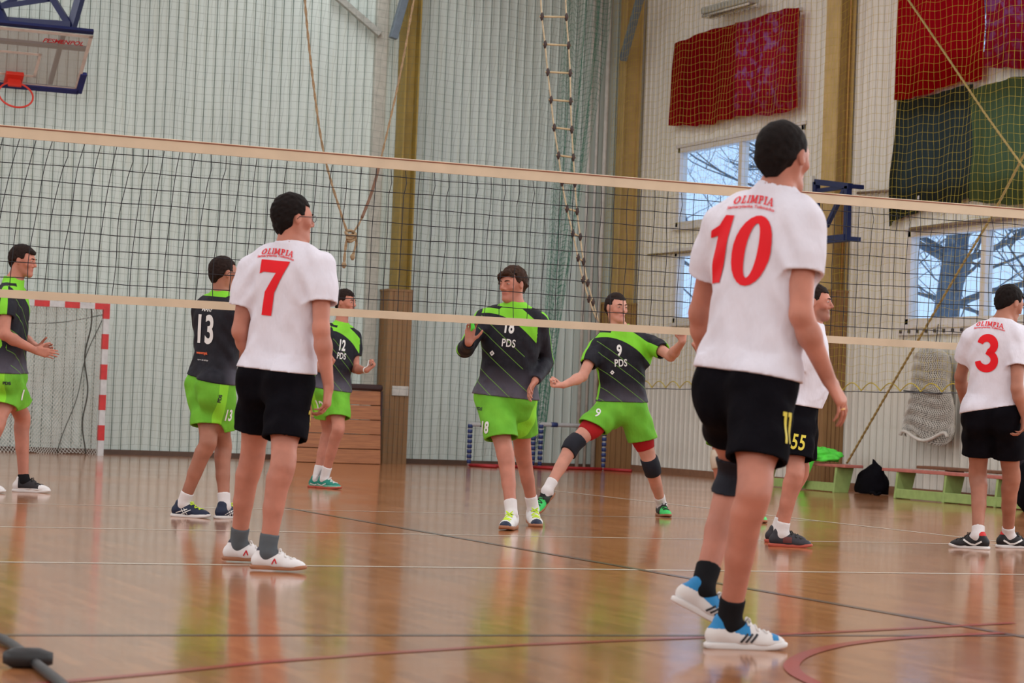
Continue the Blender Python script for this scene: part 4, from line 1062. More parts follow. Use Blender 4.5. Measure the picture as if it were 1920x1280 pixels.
mb = MB(); mb.tube([q_ for q_ in rgt if q_[2] < at_Y(716, 290, Yr)[2] and q_[2] > at_Y(676, 410, Yr)[2]], .0155, 7); mb.build('binding', mat('brown_binding', (.18, .10, .065), .9), rp_, True)
# rope ladder
Yl = 9.5; lw = mat('ladder_rope', (.50, .40, .26), .9, var=.2, vscale=30); rw = mat('ladder_rung_wood', (.42, .31, .17), .5); kn_ = mat('dark_rubber_ladder_joint', (.045, .025, .022), .7)
lad = root('rope_ladder', at_Y(1060, 350, Yl), 'rope ladder with wooden rungs hanging twisted in the centre', 'ladder')
RG = [((1010, -73), (1058, -73)), ((1013, -21), (1060, -20)), ((1016, 31), (1062, 32)), ((1022, 83), (1066, 85)), ((1027, 135), (1069, 137)), ((1033, 187), (1070, 190)), ((1039, 239), (1072, 243)), ((1047, 291), (1075, 295)), ((1054, 342), (1078, 344)), ((1063, 391), (1082, 396)), ((1074, 437), (1088, 444)), ((1084, 483), (1094, 490)), ((1093, 524), (1102, 530)), ((1104, 560), (1112, 566))]
Lp = [(976, -640), (1000, -240), (1008, -105)]+[r_[0] for r_ in RG]+[(1118, 598)]; Rp = [(1026, -640), (1050, -240), (1057, -105)]+[r_[1] for r_ in RG]+[(1122, 602)]
for P_ in (Lp, Rp):
    mb = MB(); mb.tube(smooth([at_Y(x, y, Yl+(.0 if P_ is Lp else .0)) for x, y in P_], 3), .009, 6); mb.build('side_rope', lw, lad, True)
for i, (a, b) in enumerate(RG):
    tw = min(1, max(0, (i-5)/6)); dy = .28*math.sin(tw*1.4); A_, B_ = at_Y(*a, Yl), at_Y(*b, Yl); d_ = nrm(B_-A_)
    mb = MB(); mb.tube([A_-d_*.025, B_+d_*.025], .011, 8); o = mb.build('rung', rw, lad, True)
    for C_ in (A_, B_):
        m2 = MB(); m2.tube([C_+V(0, 0, .045), C_+V(0, 0, .02), C_, C_-V(0, 0, .02), C_-V(0, 0, .045)], [.010, .018, .026, .018, .010], 8); m2.build('joint', kn_, o, True)
# long slanting ropes at the right
yr = mat('tan_rope', (.36, .26, .09), .9, var=.2, vscale=30)
def slant(pts, X, lab, r=.016):
    mb = MB(); rope_helix([at_X(x, y, X_) for (x, y), X_ in zip(pts, X)], r, mb, 40); tag(mb.build('guy_rope', yr, None, True), lab, 'rope', 'slanting ropes')
slant([(1588, 868), (1700, 674), (1800, 504), (1860, 405), (1920, 290), (2080, -20)], [15.0]*6, 'tan rope slanting up to the right from the floor by the tan column')
slant([(1600, -155), (1706, 4), (1775, 105), (1845, 210), (1925, 322), (2150, 650)], [14.9]*6, 'tan rope slanting down to the right across the red curtain')

# ------------------------------------------------------------------ curtains
def curtain(lab, corners, X, col, trans, name='curtain', folds=9, seed=0, grp=None, hem=None, pat=None):
    """corners in the picture (tl, tr, br, bl) on the plane X, hung with soft folds"""
    tl, tr, br, bl = [at_X(x, y, X) for x, y in corners]; rg = random.Random(seed); n, m_ = 70, 40; P_ = []
    ph = [rg.uniform(0, 6) for _ in range(6)]
    for j in range(m_+1):
        v_ = j/m_; row = []
        for i in range(n+1):
            u = i/n; p = (tl*(1-u)+tr*u)*(1-v_)+(bl*(1-u)+br*u)*v_
            d = .030*math.sin(u*folds*6.28+ph[0]+.6*math.sin(v_*3+ph[1]))*(.35+.65*v_)+.012*math.sin(u*23+v_*5+ph[2])
            e = .03*math.sin(u*6+ph[3])+.008*math.sin(u*23+ph[4]); ez = e*(v_ if v_ > .5 else (v_-1)*.6) 
            es = .02*math.sin(v_*8+ph[5])*(2*u-1)
            row.append(p+V(-.04-d, es, ez*abs(2*v_-1)))
        P_.append(row)
    mb = MB(); mb.grid(P_)
    m = bpy.data.materials.new(name+'_cloth'); m.use_nodes = True; nt = m.node_tree; nt.nodes.remove(nt.nodes['Principled BSDF']); out = nt.nodes['Material Output']
    c1 = mixc(nt, noise(nt, 6, 3, stretch=(1, 3, .5)).step(.3, .7), col, tuple(q*.8 for q in col))
    a, b = nt.nodes.new('ShaderNodeBsdfDiffuse'), nt.nodes.new('ShaderNodeBsdfTranslucent'); s_ = nt.nodes.new('ShaderNodeMixShader'); s_.inputs[0].default_value = trans
    c2 = mixc(nt, noise(nt, 9, 4).step(.50, .60), c1, pat) if pat else c1
    nt.links.new(c1, a.inputs[0]); nt.links.new(c2, b.inputs[0]); nt.links.new(a.outputs[0], s_.inputs[1]); nt.links.new(b.outputs[0], s_.inputs[2]); nt.links.new(s_.outputs[0], out.inputs[0])
    o = mb.build(name, m, None, True); tag(o, lab, 'curtain', grp); return o
red = (.30, .006, .012)
curtain('dark red curtain panel at the left of the upper left window', ((1268, 80), (1390, 42), (1388, 222), (1262, 240)), XB-.10, red, .45, folds=4, seed=1)
cr = curtain('red curtain panel glowing with window light beside the dark red one', ((1384, 42), (1500, 14), (1500, 203), (1376, 226)), XB-.13, (.33, .008, .02), .55, folds=3, seed=2, pat=(.32, .10, .20))
curtain('large bright red curtain at the top right of the tan column', ((1690, -60), (1856, -90), (1851, 150), (1685, 186)), XB-.10, (.33, .003, .006), .55, folds=4, seed=3)
curtain('red patterned curtain at the upper right corner', ((1856, -90), (1990, -115), (1990, 118), (1854, 134)), XB-.12, (.28, .008, .02), .5, folds=3, seed=4, pat=(.22, .08, .17))
curtain('dark green curtain under the large red one', ((1686, 190), (1830, 160), (1826, 368), (1667, 421)), XB-.055, (.040, .045, .035), .55, folds=6, seed=5)
curtain('lighter green curtain at the right edge', ((1824, 165), (1990, 132), (1990, 375), (1822, 384)), XB-.13, (.095, .12, .05), .6, folds=5, seed=6)

# fluorescent lamp on the right wall
pA, pB = at_X(1325, 22, XB-.3), at_X(1412, -2, XB-.3); lp = root('wall_lamp', (pA+pB)/2, 'caged fluorescent lamp above the upper left curtain', 'lamp')
lmw = mat('lamp_housing', (.42, .42, .38), .5); mb = MB(); mb.bar(pA, pB, .20, .10); mb.build('housing', lmw, lp, False, .02)
for dx in (-.06, .06): m2 = MB(); m2.tube([pA+V(dx, 0, -.07), pB+V(dx, 0, -.07)], .018, 8); m2.build('tube', tubem, lp, True)
mb = MB()
for k in range(14): c_ = pA+(pB-pA)*(k+.5)/14; mb.tube([c_+V(-.11, 0, .02), c_+V(-.10, 0, -.10), c_+V(.10, 0, -.10), c_+V(.11, 0, .02)], .004, 4)
mb.build('cage', mat('wire_cage', (.2, .2, .18), .5), lp)

# ------------------------------------------------------------------ basketball goals
blue_ = mat('dark_blue_steel', (.006, .012, .07), .4, var=.05); navy_ = mat('navy_padding', (.010, .015, .12), .6)
acr = bpy.data.materials.new('clear_backboard'); acr.use_nodes = True; ab = acr.node_tree.nodes['Principled BSDF']; ab.inputs['Base Color'].default_value = (.50, .48, .43, 1); ab.inputs['Alpha'].default_value = .42; ab.inputs['Roughness'].default_value = .25
orange = mat('orange_red_rim', (.62, .03, .015), .45, var=.05); wline = mat('pinkish_white_band', (.62, .54, .48), .6)
tl = rad(52); TR = at_Y(175, 66, 16.9); bx = V(-1, 0, 0); dn = V(0, math.sin(tl), -math.cos(tl)); nn_ = V(0, -math.cos(tl), -math.sin(tl))
bb = root('basketball_goal', TR+bx*.9, 'ceiling hung basketball backboard tilted up, with empty orange rim', 'basketball hoop')
B = lambda u, v_, w=0: TR+bx*u+dn*v_+nn_*w
mb = MB(); mb.obox(B(.9, .525, 0), bx*.9, dn*.525, nn_*.008); mb.build('board', acr, bb)
mb = MB()
for (u0, u1, v0, v1) in ((0, 1.8, 0, .05), (0, 1.8, 1.0, 1.05), (0, .05, 0, 1.05), (1.75, 1.8, 0, 1.05), (.605, 1.195, .42, .46), (.605, .645, .42, .87), (1.155, 1.195, .42, .87), (.605, 1.195, .83, .87)): mb.obox(B((u0+u1)/2, (v0+v1)/2, .010), bx*(u1-u0)/2, dn*(v1-v0)/2, nn_*.002)
mb.build('board_marking', wline, bb)
mb = MB()
for (a, b) in (((0, -.02), (1.8, -.02)), ((.38, 0), (.38, 1.0)), ((1.42, 0), (1.42, 1.0)), ((0, .30), (1.8, .30))): mb.bar(B(a[0], a[1], -.04), B(b[0], b[1], -.04), .06, .05, nn_)
mb.build('frame', blue_, bb)
mb = MB(); mb.bar(B(-.02, 1.06, 0), B(1.82, 1.06, 0), .09, .06, nn_); mb.bar(B(-.02, 1.09, 0), B(-.02, .72, 0), .09, .06, nn_); mb.bar(B(1.82, 1.09, 0), B(1.82, .72, 0), .09, .06, nn_); mb.build('padding', navy_, bb, False, .01)
rim = root('x', (0, 0, 0), '', ''); bpy.data.objects.remove(rim)
ro = MB(); hc = B(.9, .88, .36)
ro.tube([hc+.228*(math.cos(a)*bx+math.sin(a)*nn_) for a in np.linspace(0, 2*math.pi, 41)[:-1]], .013, 8, True); rm_ = ro.build('rim', orange, bb, True)
mb = MB(); mb.obox(B(.9, .88, .05), bx*.12, dn*.10, nn_*.03); mb.obox(B(.9, .88, .12), bx*.09, dn*.015, nn_*.08); mb.build('bracket', orange, rm_, False, .008)
# lettering on the board
g = text2d('PESMENPOL', .02, .25); project_vs = [B(.37-q[0]*.075*1.0*-1*-1, .16-q[1]*.075, .016) for q in g[0]]
mkobj('lettering', project_vs, [f[::1] for f in g[1]], M['dark_red_print'], bb, False)
mb = MB()
for (a, b, w) in (((131, 62), (156, -25), .10), ((131, 48), (-60, 34), .10), ((128, 44), (85, -25), .08), ((10, 42), (-20, -25), .08), ((0, 12), (95, -2), .07), ((-20, 22), (40, -8), .06)): mb.bar(at_Y(*a, 17.1), at_Y(*b, 17.3), w, w)
mb.build('ceiling_arm', blue_, bb)
# second goal, wall frame on the tan column, seen from the side
h2 = root('basketball_goal', at_X(1560, 400, 14.6), 'blue steel frame of a wall basketball goal in front of the tan column', 'basketball hoop')
mb = MB(); X0, X1 = 14.55, 15.05
pt = lambda x, y, X=14.88: at_X(x, y, X)
for (a, b, w) in (((1531, 341), (1594, 349), .07), ((1531, 341), (1530, 440), .07), ((1590, 349), (1588, 450), .07), ((1526, 452), (1588, 446), .09), ((1586, 350), (1550, 424), .05), ((1533, 358), (1588, 350), .05)):
    mb.bar(pt(*a), pt(*b), w, w)
for (x, y) in ((1531, 341), (1594, 349), (1588, 447), (1530, 450)): c_ = pt(x, y); mb.bar(c_, c_+V(.18, 0, 0), .05, .05)
mb.build('bracket_frame', blue_, h2)
c_ = pt(1520, 395, 14.2); mb = MB(); mb.box(c_[0]-.015, c_[0]+.015, c_[1]-.9, c_[1]+.9, c_[2]-.40, c_[2]+.45)
mb = MB(); e0 = pt(1527, 350, 15.0)
mb.bar(pt(1524, 330), pt(1523, 410), .05, .05); mb.build('board_edge', tubem, h2)
mb = MB(); a_, b_ = pt(1523, 345), pt(1523, 405); 
mb.add([a_, b_, b_+V(-1.2, .05, 0)*.5, a_+V(-1.2, .05, 0)*.5], [(0, 1, 2, 3)]); mb = MB(); mb.obox((a_+b_)/2+V(-.3, .25, 0), V(.012, 0, 0), V(0, .28, 0), (a_-b_)/2*1.2); mb.build('board', acr, h2)

# ------------------------------------------------------------------ handball goal at the left
wh, rd = mat('white_goal_paint', (.60, .60, .60), .4), mat('red_goal_paint', (.60, .02, .02), .4)
GX1, GY = at_Y(194, 700, 17.55)[0], 17.55; GX0 = GX1-3.0; gz = 2.06
hg = root('handball_goal', ((GX0+GX1)/2, GY, 0), 'handball goal with red and white striped frame at the left', 'goal')
def striped(name, a, b, w, n):
    a, b = np.array(a, float), np.array(b, float); o = MB().bar(a, b, w, w).build(name, wh, hg)
    for k in range(0, n, 2): MB().bar(a+(b-a)*k/n, a+(b-a)*(k+1)/n, w+.003, w+.003).build('red_band', rd, o)
for X_ in (GX1, GX0): striped('post', (X_, GY, gz), (X_, GY, 0), .08, 10)
striped('crossbar', (GX1+.04, GY, gz-.04), (GX0-.04, GY, gz-.04), .079, 15)
mb = MB(); rg = random.Random(3); gm = mat('white_goal_net', (.66, .66, .61), .8, var=0)
def gnet(u, v_):  # hangs back to the wall
    x = GX0+3*u; z = gz*(1-v_); return (x+.03*math.sin(v_*14+u*20)+.03*(v_), GY+.06+.24*min(1, v_*1.3)*(1-.25*v_)+.035*math.sin(u*40+v_*6), z+.02*math.sin(u*30))
n = 76
for i in range(-38, n+1):
    a = [gnet(min(1, max(0, (i+k)/n)), k/38) for k in range(39) if 0 <= i+k <= n]; 
    if len(a) > 2: mb.tube(a, .0034, 3, cap=False)
    a = [gnet((i+38-k)/n, k/38) for k in range(39) if 0 <= i+38-k <= n]
    if len(a) > 2: mb.tube(a, .0034, 3, cap=False)
mb.build('net', gm, hg)
mb = MB(); mb.tube([gnet(.93, t)+V(0, -.03, 0) for t in np.linspace(0, 1, 30)], .010, 6); mb.tube([gnet(1-.16*t-.02, .1+.9*t)+V(0, -.03, 0) for t in np.linspace(0, 1, 20)], .006, 5); mb.tube([gnet(1, .03+.0*t)+V(-2*t, 0, -.18*math.sin(t*3.1)-.05) for t in np.linspace(0, 1, 20)], .005, 5); mb.build('net_cord', mat('dark_goal_cord', (.06, .06, .05), .8), hg, True)

# ------------------------------------------------------------------ vaulting box
vb0, vb1 = at_Y(546, 860, 17.3)[0], at_Y(709, 868, 17.3)[0]; vz = at_Y(709, 733, 17.3)[2]
vb = root('vaulting_box', ((vb0+vb1)/2, 17.8, 0), 'wooden vaulting box with brown padded top against the back wall', 'vaulting box')
M['vault'] = wood('vaulting_box_planks', (.50, .20, .075), (.34, .12, .05), (.7, 4, 12))
n = 5; hh_ = vz/n; sl_ = .09
for k in range(n):
    z0_, z1_ = k*hh_+.006, (k+1)*hh_-.004; t0_, t1_ = z0_/vz*sl_, z1_/vz*sl_; mb = MB()
    lo_ = [(vb0+t0_, 17.2+t0_), (vb1-t0_*.1, 17.2+t0_), (vb1-t0_*.1, 17.75-t0_), (vb0+t0_, 17.75-t0_)]; hi_ = [(vb0+t1_, 17.2+t1_), (vb1-t1_*.1, 17.2+t1_), (vb1-t1_*.1, 17.75-t1_), (vb0+t1_, 17.75-t1_)]
    mb.add([(*p, z0_) for p in lo_]+[(*p, z1_) for p in hi_], [(0, 1, 5, 4), (1, 2, 6, 5), (2, 3, 7, 6), (3, 0, 4, 7), (4, 5, 6, 7), (3, 2, 1, 0)]); mb.build('box_section', M['vault'], vb, False, .004)
MB().box(vb0+.08, vb1+.02, 17.26, 17.69, vz, vz+.09).build('padded_top', mat('dark_brown_leather', (.035, .012, .012), .5), vb, False, .03)
MB().box(vb1-.012, vb1+.014, 17.26, 17.69, .0, vz).build('end_board', bpy.data.materials['dark_brown_leather'], vb)

# ------------------------------------------------------------------ small practice goals
blu = mat('blue_band_paint', (.02, .04, .16), .5); rb = mat('red_base_paint', (.42, .02, .025), .5); whp = mat('grey_white_tube', (.42, .42, .42), .5)
def mini_goal(px0, px1, lab, first):
    y = 17.55; a, b = at_Y(px0, 868, y), at_Y(px1, 872, y); hz = at_Y(px0, 795, y)[2]; t = root('practice_goal', ((a[0]+b[0])/2, y, 0), lab, 'goal', 'small practice goals')
    for x in (a[0], b[0]):
        w_ = MB(); w_.tube([(x, y, .0), (x, y, hz+.02)], .026, 10); o = w_.build('post', whp, t, True); 
        for k in range(8): bm_ = MB(); bm_.tube([(x, y, .05+k*(hz-.03)/8), (x, y, .05+k*(hz-.03)/8+.052)], .036 if k else .030, 10); bm_.build('blue_band', blu, o, True)
    mb = MB(); mb.tube([(a[0], y, hz), (b[0], y, hz)], .032, 10); o = mb.build('crossbar', whp, t, True)
    mb = MB(); xk = a[0]+(b[0]-a[0])*.2; mb.tube([(xk-.05, y, hz), (xk+.05, y, hz)], .036, 10); mb.build('blue_band', blu, o, True)
    mb = MB(); mb.tube([(a[0]-.02, y, .022), (b[0]+.05, y, .022)], .024, 8); mb.tube([(a[0], y, .022), (a[0]+.25, y-.45, .022)], .022, 8); mb.tube([(b[0], y, .022), (b[0]+.25, y-.45, .022)], .022, 8); mb.build('base_frame', rb, t, True)
mini_goal(879, 998, 'small practice goal with blue banded posts behind the number 18 player', 0)
mini_goal(1012, 1131, 'small practice goal behind the lunging number 9 player', 1)

# ------------------------------------------------------------------ net bundle on the wall
nb = root('net_bundle', at_X(1745, 830, XB-.15), 'white goal net bundled up and hung on the right wall', 'net')
def bun(u, v_, s_=1.0):       # u around 0..1, v down 0..1
    hw = np.interp(v_, (0, .03, .12, .4, .75, .93, 1), (.05, .22, .36, .38, .50, .56, .50)); cy = np.interp(v_, (0, .4, 1), (9.62, 9.58, 9.62)); a = u*2*math.pi
    z = np.interp(v_, (0, 1), (1.79, .70))+.05*math.sin(u*17)*v_*s_+(.05*math.cos(a) if v_ > .9 else 0)
    return V(XB-.17+(.11+.02*math.sin(v_*9+u*25))*math.sin(a)*min(1, v_*6+.3), cy+hw*math.cos(a)*(1+.05*math.sin(v_*13+u*11)), z)
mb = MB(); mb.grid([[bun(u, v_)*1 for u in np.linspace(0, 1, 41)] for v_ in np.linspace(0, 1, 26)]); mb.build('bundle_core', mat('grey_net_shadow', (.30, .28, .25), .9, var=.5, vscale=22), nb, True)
mb = MB()
for i in range(60): mb.tube([bun(i/60+.012*math.sin(k), k/50)+nrm(V(-1, 0, 0))*.012 for k in range(51)], .0048, 4, cap=False)
for k in range(2, 50): mb.tube([bun(u+.004*math.sin(k*3), (k+.12*math.sin(u*60))/50)+V(-.010, 0, 0) for u in np.linspace(0, 1, 90)], .0032, 4, cap=False)
mb.build('net_strands', mat('offwhite_net_cord', (.62, .59, .54), .9, var=.1), nb)
mb = MB(); mb.tube([V(XB-.30, 9.58-.05+.5*math.cos(a), .72+.05*math.sin(a*3)) for a in np.linspace(0, 3.14, 20)], .022, 6); mb.build('net_hem', mat('white_net_hem', (.68, .65, .60), .9), nb, True)
mb = MB(); mb.tube([V(XB-.12, 9.62, 1.77), V(XB-.09, 9.62, 2.05)], .006, 5); mb.build('hanging_cord', cord, nb); mb = MB(); mb.tube([V(XB-.31, 9.98, 1.25), V(XB-.31, 9.15, 1.22)], .008, 5); mb.build('tie_cord', cord, nb)

# ------------------------------------------------------------------ benches
gleg = mat('lime_green_paint', (.33, .46, .15), .5, var=.1); pk = mat('worn_red_seat_paint', (.50, .16, .13), .5, var=.15, vscale=9); brn = wood('brown_bench_wood', (.24, .10, .05), (.17, .07, .04), (3, 3, 3))
def bench(y0, y1, x, lab, seat, leg, zs=.34, w=.26, legs=None):
    t = root('gym_bench', (x, (y0+y1)/2, 0), lab, 'bench', None)
    MB().box(x-w/2, x+w/2, y0, y1, zs-.035, zs).build('seat', seat, t, False, .006)
    for yy in legs:
        mb = MB(); mb.add([(x-.15, yy-.02, 0), (x+.05, yy-.02, 0), (x+.05, yy+.02, 0), (x-.15, yy+.02, 0), (x-.12, yy-.02, zs-.035), (x+.12, yy-.02, zs-.035), (x+.12, yy+.02, zs-.035), (x-.12, yy+.02, zs-.035)], [(0, 1, 5, 4), (1, 2, 6, 5), (2, 3, 7, 6), (3, 0, 4, 7), (4, 5, 6, 7), (3, 2, 1, 0)]); mb.build('leg', leg, t, False, .004)
    MB().box(x-.14, x-.11, legs[0]+.0, legs[-1], .01, .115).build('beam', leg, t, False, .004); return t
bA, bB = at_z(1665, 934), at_z(1885, 952); xb = (bA[0]+bB[0])/2+.12
print('bench', bA, bB) if DEBUG else None
bench(bB[1]-1.2, bA[1]+.32, xb, 'gym bench with worn pink seat and lime green legs beside the dark bag', pk, gleg, legs=(bB[1]-.9, bB[1], (bA[1]+bB[1])/2, bA[1]))
bench(bB[1]-1.0, bA[1]+.25, xb+.42, 'brown gym bench standing behind the pink one, close to the wall', brn, brn, .38, legs=(bB[1]-.7, bB[1]+.3, bA[1]-.35))
cA = at_z(1560, 924); yb1 = cA[1]
bench(yb1, yb1+2.3, xb+.1, 'lime legged gym bench carrying a lime shirt, behind the bearded player', pk, gleg, legs=(yb1+.22, yb1+2.1))
# dark bag
def blob(name, c, r, fn, matl, parent=None, n=(26, 40), flat=None):
    th = np.linspace(0.02, math.pi-.02, n[0]); ph = np.linspace(0, 2*math.pi, n[1]); mb = MB()
    mb.grid([[np.array(c)+fn(a, b)*np.array(r)*V(math.sin(a)*math.cos(b), math.sin(a)*math.sin(b), max(math.cos(a), -9 if flat is None else flat)) for b in ph] for a in th]); return mb.build(name, matl, parent, True)
bc = at_z(1618, 926); bg = root('sports_bag', (bc[0]+.1, bc[1], 0), 'slumped black sports bag on the floor between two benches', 'bag')
blob('bag_body', (bc[0]+.1, bc[1]-.02, .09), (.15, .31, .27), lambda a, b: 1+.05*math.sin(3*b+2*a)+.035*math.sin(8*a+b*3)+.16*max(0, math.cos(a))*math.cos(b-4.7)-.10*math.sin(a)*max(0, math.cos(a)), M['black_cloth'], bg, flat=-.28)
mb = MB(); mb.tube([V(bc[0]-.08, bc[1]-.30+.1*t, .02+.015*math.sin(t*5)) +V(0, -.25*t, 0) for t in np.linspace(0, 1.5, 14)], .018, 6); mb.build('strap', M['black_cloth'], bg, True)
# clothes: lime shirt on the bench, dark jacket at the right edge
lc = at_X(1530, 868, xb+.0)
o = blob('lime_shirt', (xb+.08, yb1+.75, .42), (.16, .38, .10), lambda a, b: 1+.13*math.sin(3*b+4*a)+.09*math.sin(7*b-3*a)+.05*math.sin(13*a+5*b), M['lime_cloth'], flat=-.5); tag(o, 'crumpled lime shirt lying on the bench behind the bearded player', 'shirt')
mb = MB(); mb.grid([[V(xb-.09-.02*math.sin(u*9), yb1+.62+.22*u+.25*v_, .36-.33*v_+.01*math.sin(u*7)) for u in np.linspace(0, 1, 10)] for v_ in np.linspace(0, 1, 12)]); tag(mb.build('bib', M['lime_cloth'], None, True), 'lime bib hanging down from the bench', 'bib')
jc = at_X(1905, 880, xb); jk = root('dark_jacket', (xb, jc[1], .34), 'dark jacket heaped on the pink bench at the right edge', 'jacket')
blob('jacket_body', (xb+.0, jc[1], .67), (.14, .24, .30), lambda a, b: 1+.10*math.sin(4*b+3*a)+.06*math.sin(9*a), mat('navy_jacket', (.012, .012, .022), .8), jk)
o = blob('backpack', (xb-.33, jc[1]-.75, .26), (.16, .22, .27), lambda a, b: 1+.08*math.sin(4*b+3*a), M['black_cloth']); tag(o, 'black backpack on the floor in front of the bench at the right edge', 'backpack')
# cable on the floor in the near left corner
ck = mat('black_rubber_cable', (.012, .012, .014), .5); ca = root('floor_cable', at_z(50, 1250), 'black cable with a connector lying on the floor at the lower left corner', 'cable')
cp = smooth([at_z(x, y)+V(0, 0, .018) for x, y in ((-60, 1186), (0, 1206), (40, 1232), (75, 1262), (110, 1290), (150, 1330))]); mb = MB(); mb.tube(cp, .016, 8); mb.build('cord', ck, ca, True)
c_ = at_z(52, 1252)+V(0, 0, .03); mb = MB(); mb.tube([c_+V(-.07, .02, 0), c_+V(-.04, .01, 0), c_+V(.03, -.01, 0), c_+V(.07, -.02, 0)], [.018, .032, .032, .018], 10); mb.build('connector', ck, ca, True)

# ------------------------------------------------------------------ winter trees outside the windows
bark = mat('grey_bark', (.10, .12, .15), .9, var=.2)
def tree(base, h_, r0, seed, lab, lean_=(0, 0), spread=.5, depth_=5, first=.35):
    rg = random.Random(seed); t = root('bare_tree', base, lab, 'tree', 'bare trees outside the windows'); mb = MB(); tb = MB()
    def br(p, d, L, r, k, tgt):
        pts = [p]; n = 5
        for i in range(n):
            d = nrm(d+V(rg.gauss(0, .10), rg.gauss(0, .10), rg.gauss(0, .08)+.02)); pts.append(pts[-1]+d*L/n)
        tgt.tube(pts, [r*(1-.45*i/n) for i in range(n+1)], 6 if k < 2 else 4, cap=False)
        if k >= depth_ or r < .004: return
        for _ in range(3 if k < 3 else 3):
            q_ = pts[rg.randint(2, n)]; a = rg.uniform(0, 6.28); o_ = V(math.cos(a), math.sin(a), rg.uniform(-.1, .5)); br(q_, nrm(d*(1-spread)+o_*spread*1.3), L*rg.uniform(.62, .8), r*.52, k+1, mb)
        
    p = np.array(base, float); d = nrm(V(lean_[0], lean_[1], 1)); pts = [p]
    for i in range(10):
        d = nrm(d+V(rg.gauss(0, .04), rg.gauss(0, .04), 0)); pts.append(pts[-1]+d*h_/10)
        if i/10 > first:
            for _ in range(2):
                a = rg.uniform(0, 6.28); br(pts[-1], nrm(V(math.cos(a), math.sin(a), .35)), h_*.32*(1.2-i/12), r0*.38*(1-.06*i), 1, mb)
    tb.tube(pts, [r0*(1-.07*i) for i in range(11)], 12); tb.build('trunk', bark, t, True); mb.build('branches', bark, t, False)
def at_out(px, py, X): return at_X(px, py, X)
def gp(px, X, z=-.5): p = at_X(px, 560, X); return V(p[0], p[1], z)
tree(gp(1722, 24), 9, .26, 11, 'bare tree with a thick leaning trunk behind the large window', lean_=(.02, -.30), first=.3)
tree(gp(1752, 24.6), 9, .24, 12, 'second thick trunk beside the leaning one', lean_=(.02, -.22), first=.25)
tree(gp(1860, 27), 9, .12, 13, 'slender bare tree seen in the right pane of the large window', first=.15)
tree(gp(1930, 25), 9, .12, 14, 'bare tree seen at the right edge through the window', first=.12)
tree(gp(1460, 27), 11, .13, 15, 'bare tree seen through the left windows', lean_=(0, .12), first=.2)
tree(gp(1360, 31), 11, .10, 16, 'far bare tree seen through the left windows', first=.2)

def oli(at, h, **k):      # club lettering over the number on the back
    x, y = at
    return []
back = lambda lf, fw, pl, pf: -fw
front = lambda lf, fw, pl, pf: fw
left = lambda lf, fw, pl, pf: pl
right = lambda lf, fw, pl, pf: -pl
PEOPLE = []
PEOPLE.append(dict(key='10', H=1.87, h=.006, seed=1, label='large player nearest the lens, white shirt with red number 10, black shorts, back turned',
    pelvis=(1400, 726), neck=(1456, 352), psi=142, ppsi=125, lean=.05, sh=dict(L=(1352, 422), R=(1506, 420)), shw=1.0, dd=0, fat=1.05,
    butt=.55, head=dict(c=(1470, 297), psi=138, s=1.05, wide=1.03), hair=dict(m='hair_black', th=.008, nz=-.072, rough=.0012), ring=(1585, 765), face=True, skin='skin_a',
    knee=dict(L=(1382, 890), R=(1412, 925)), ksign=dict(L=1, R=-1),
    foot=dict(L=dict(a=(1318, 1105), h=98, p=26, z=.190), R=dict(a=(1368, 1168), h=96)),
    arm=dict(L=dict(e=(1312, 588), ed=.16, w=(1328, 690), wd=.14, t=(1310, 765), ts=1, pn=(1, 0, 0), curl=.3), R=dict(e=(1502, 592), ed=-.10, w=(1554, 712), wd=.06, t=(1606, 800), pn=(-.8, -.3, -.5), curl=.22, spread=.12)),
    shirt=dict(kit='white', hem=-.045+.09, sleeve=.56, sw=.032, loose=.02, hemtilt=.03, wr=.006), shorts=dict(kit='black', t=dict(L=.58, R=.68)), pad=dict(L='pad_black'),
    sock=('sock_black', .10), shoe='white_blue',
    prints=[dict(t='10', at=(1385, 468), h=134, m='red_print', n=back, tilt=-.0, name='number'), dict(t='OLIMPIA', at=(1414, 379), h=16, m='red_print', n=back, xs=1.0, arch=.35, name='lettering'),
            dict(t='Samarytanka Tolkmicko', at=(1408, 394), h=8, m='red_print', n=back, bold=.02, xs=1.30, arch=.8, name='lettering'),
            dict(t='11', on='shorts', at=(1474, 802), h=58, m='yellow_print', n=lambda a, b, c, d: -c*.6-C_F*.6, xs=.62)]))
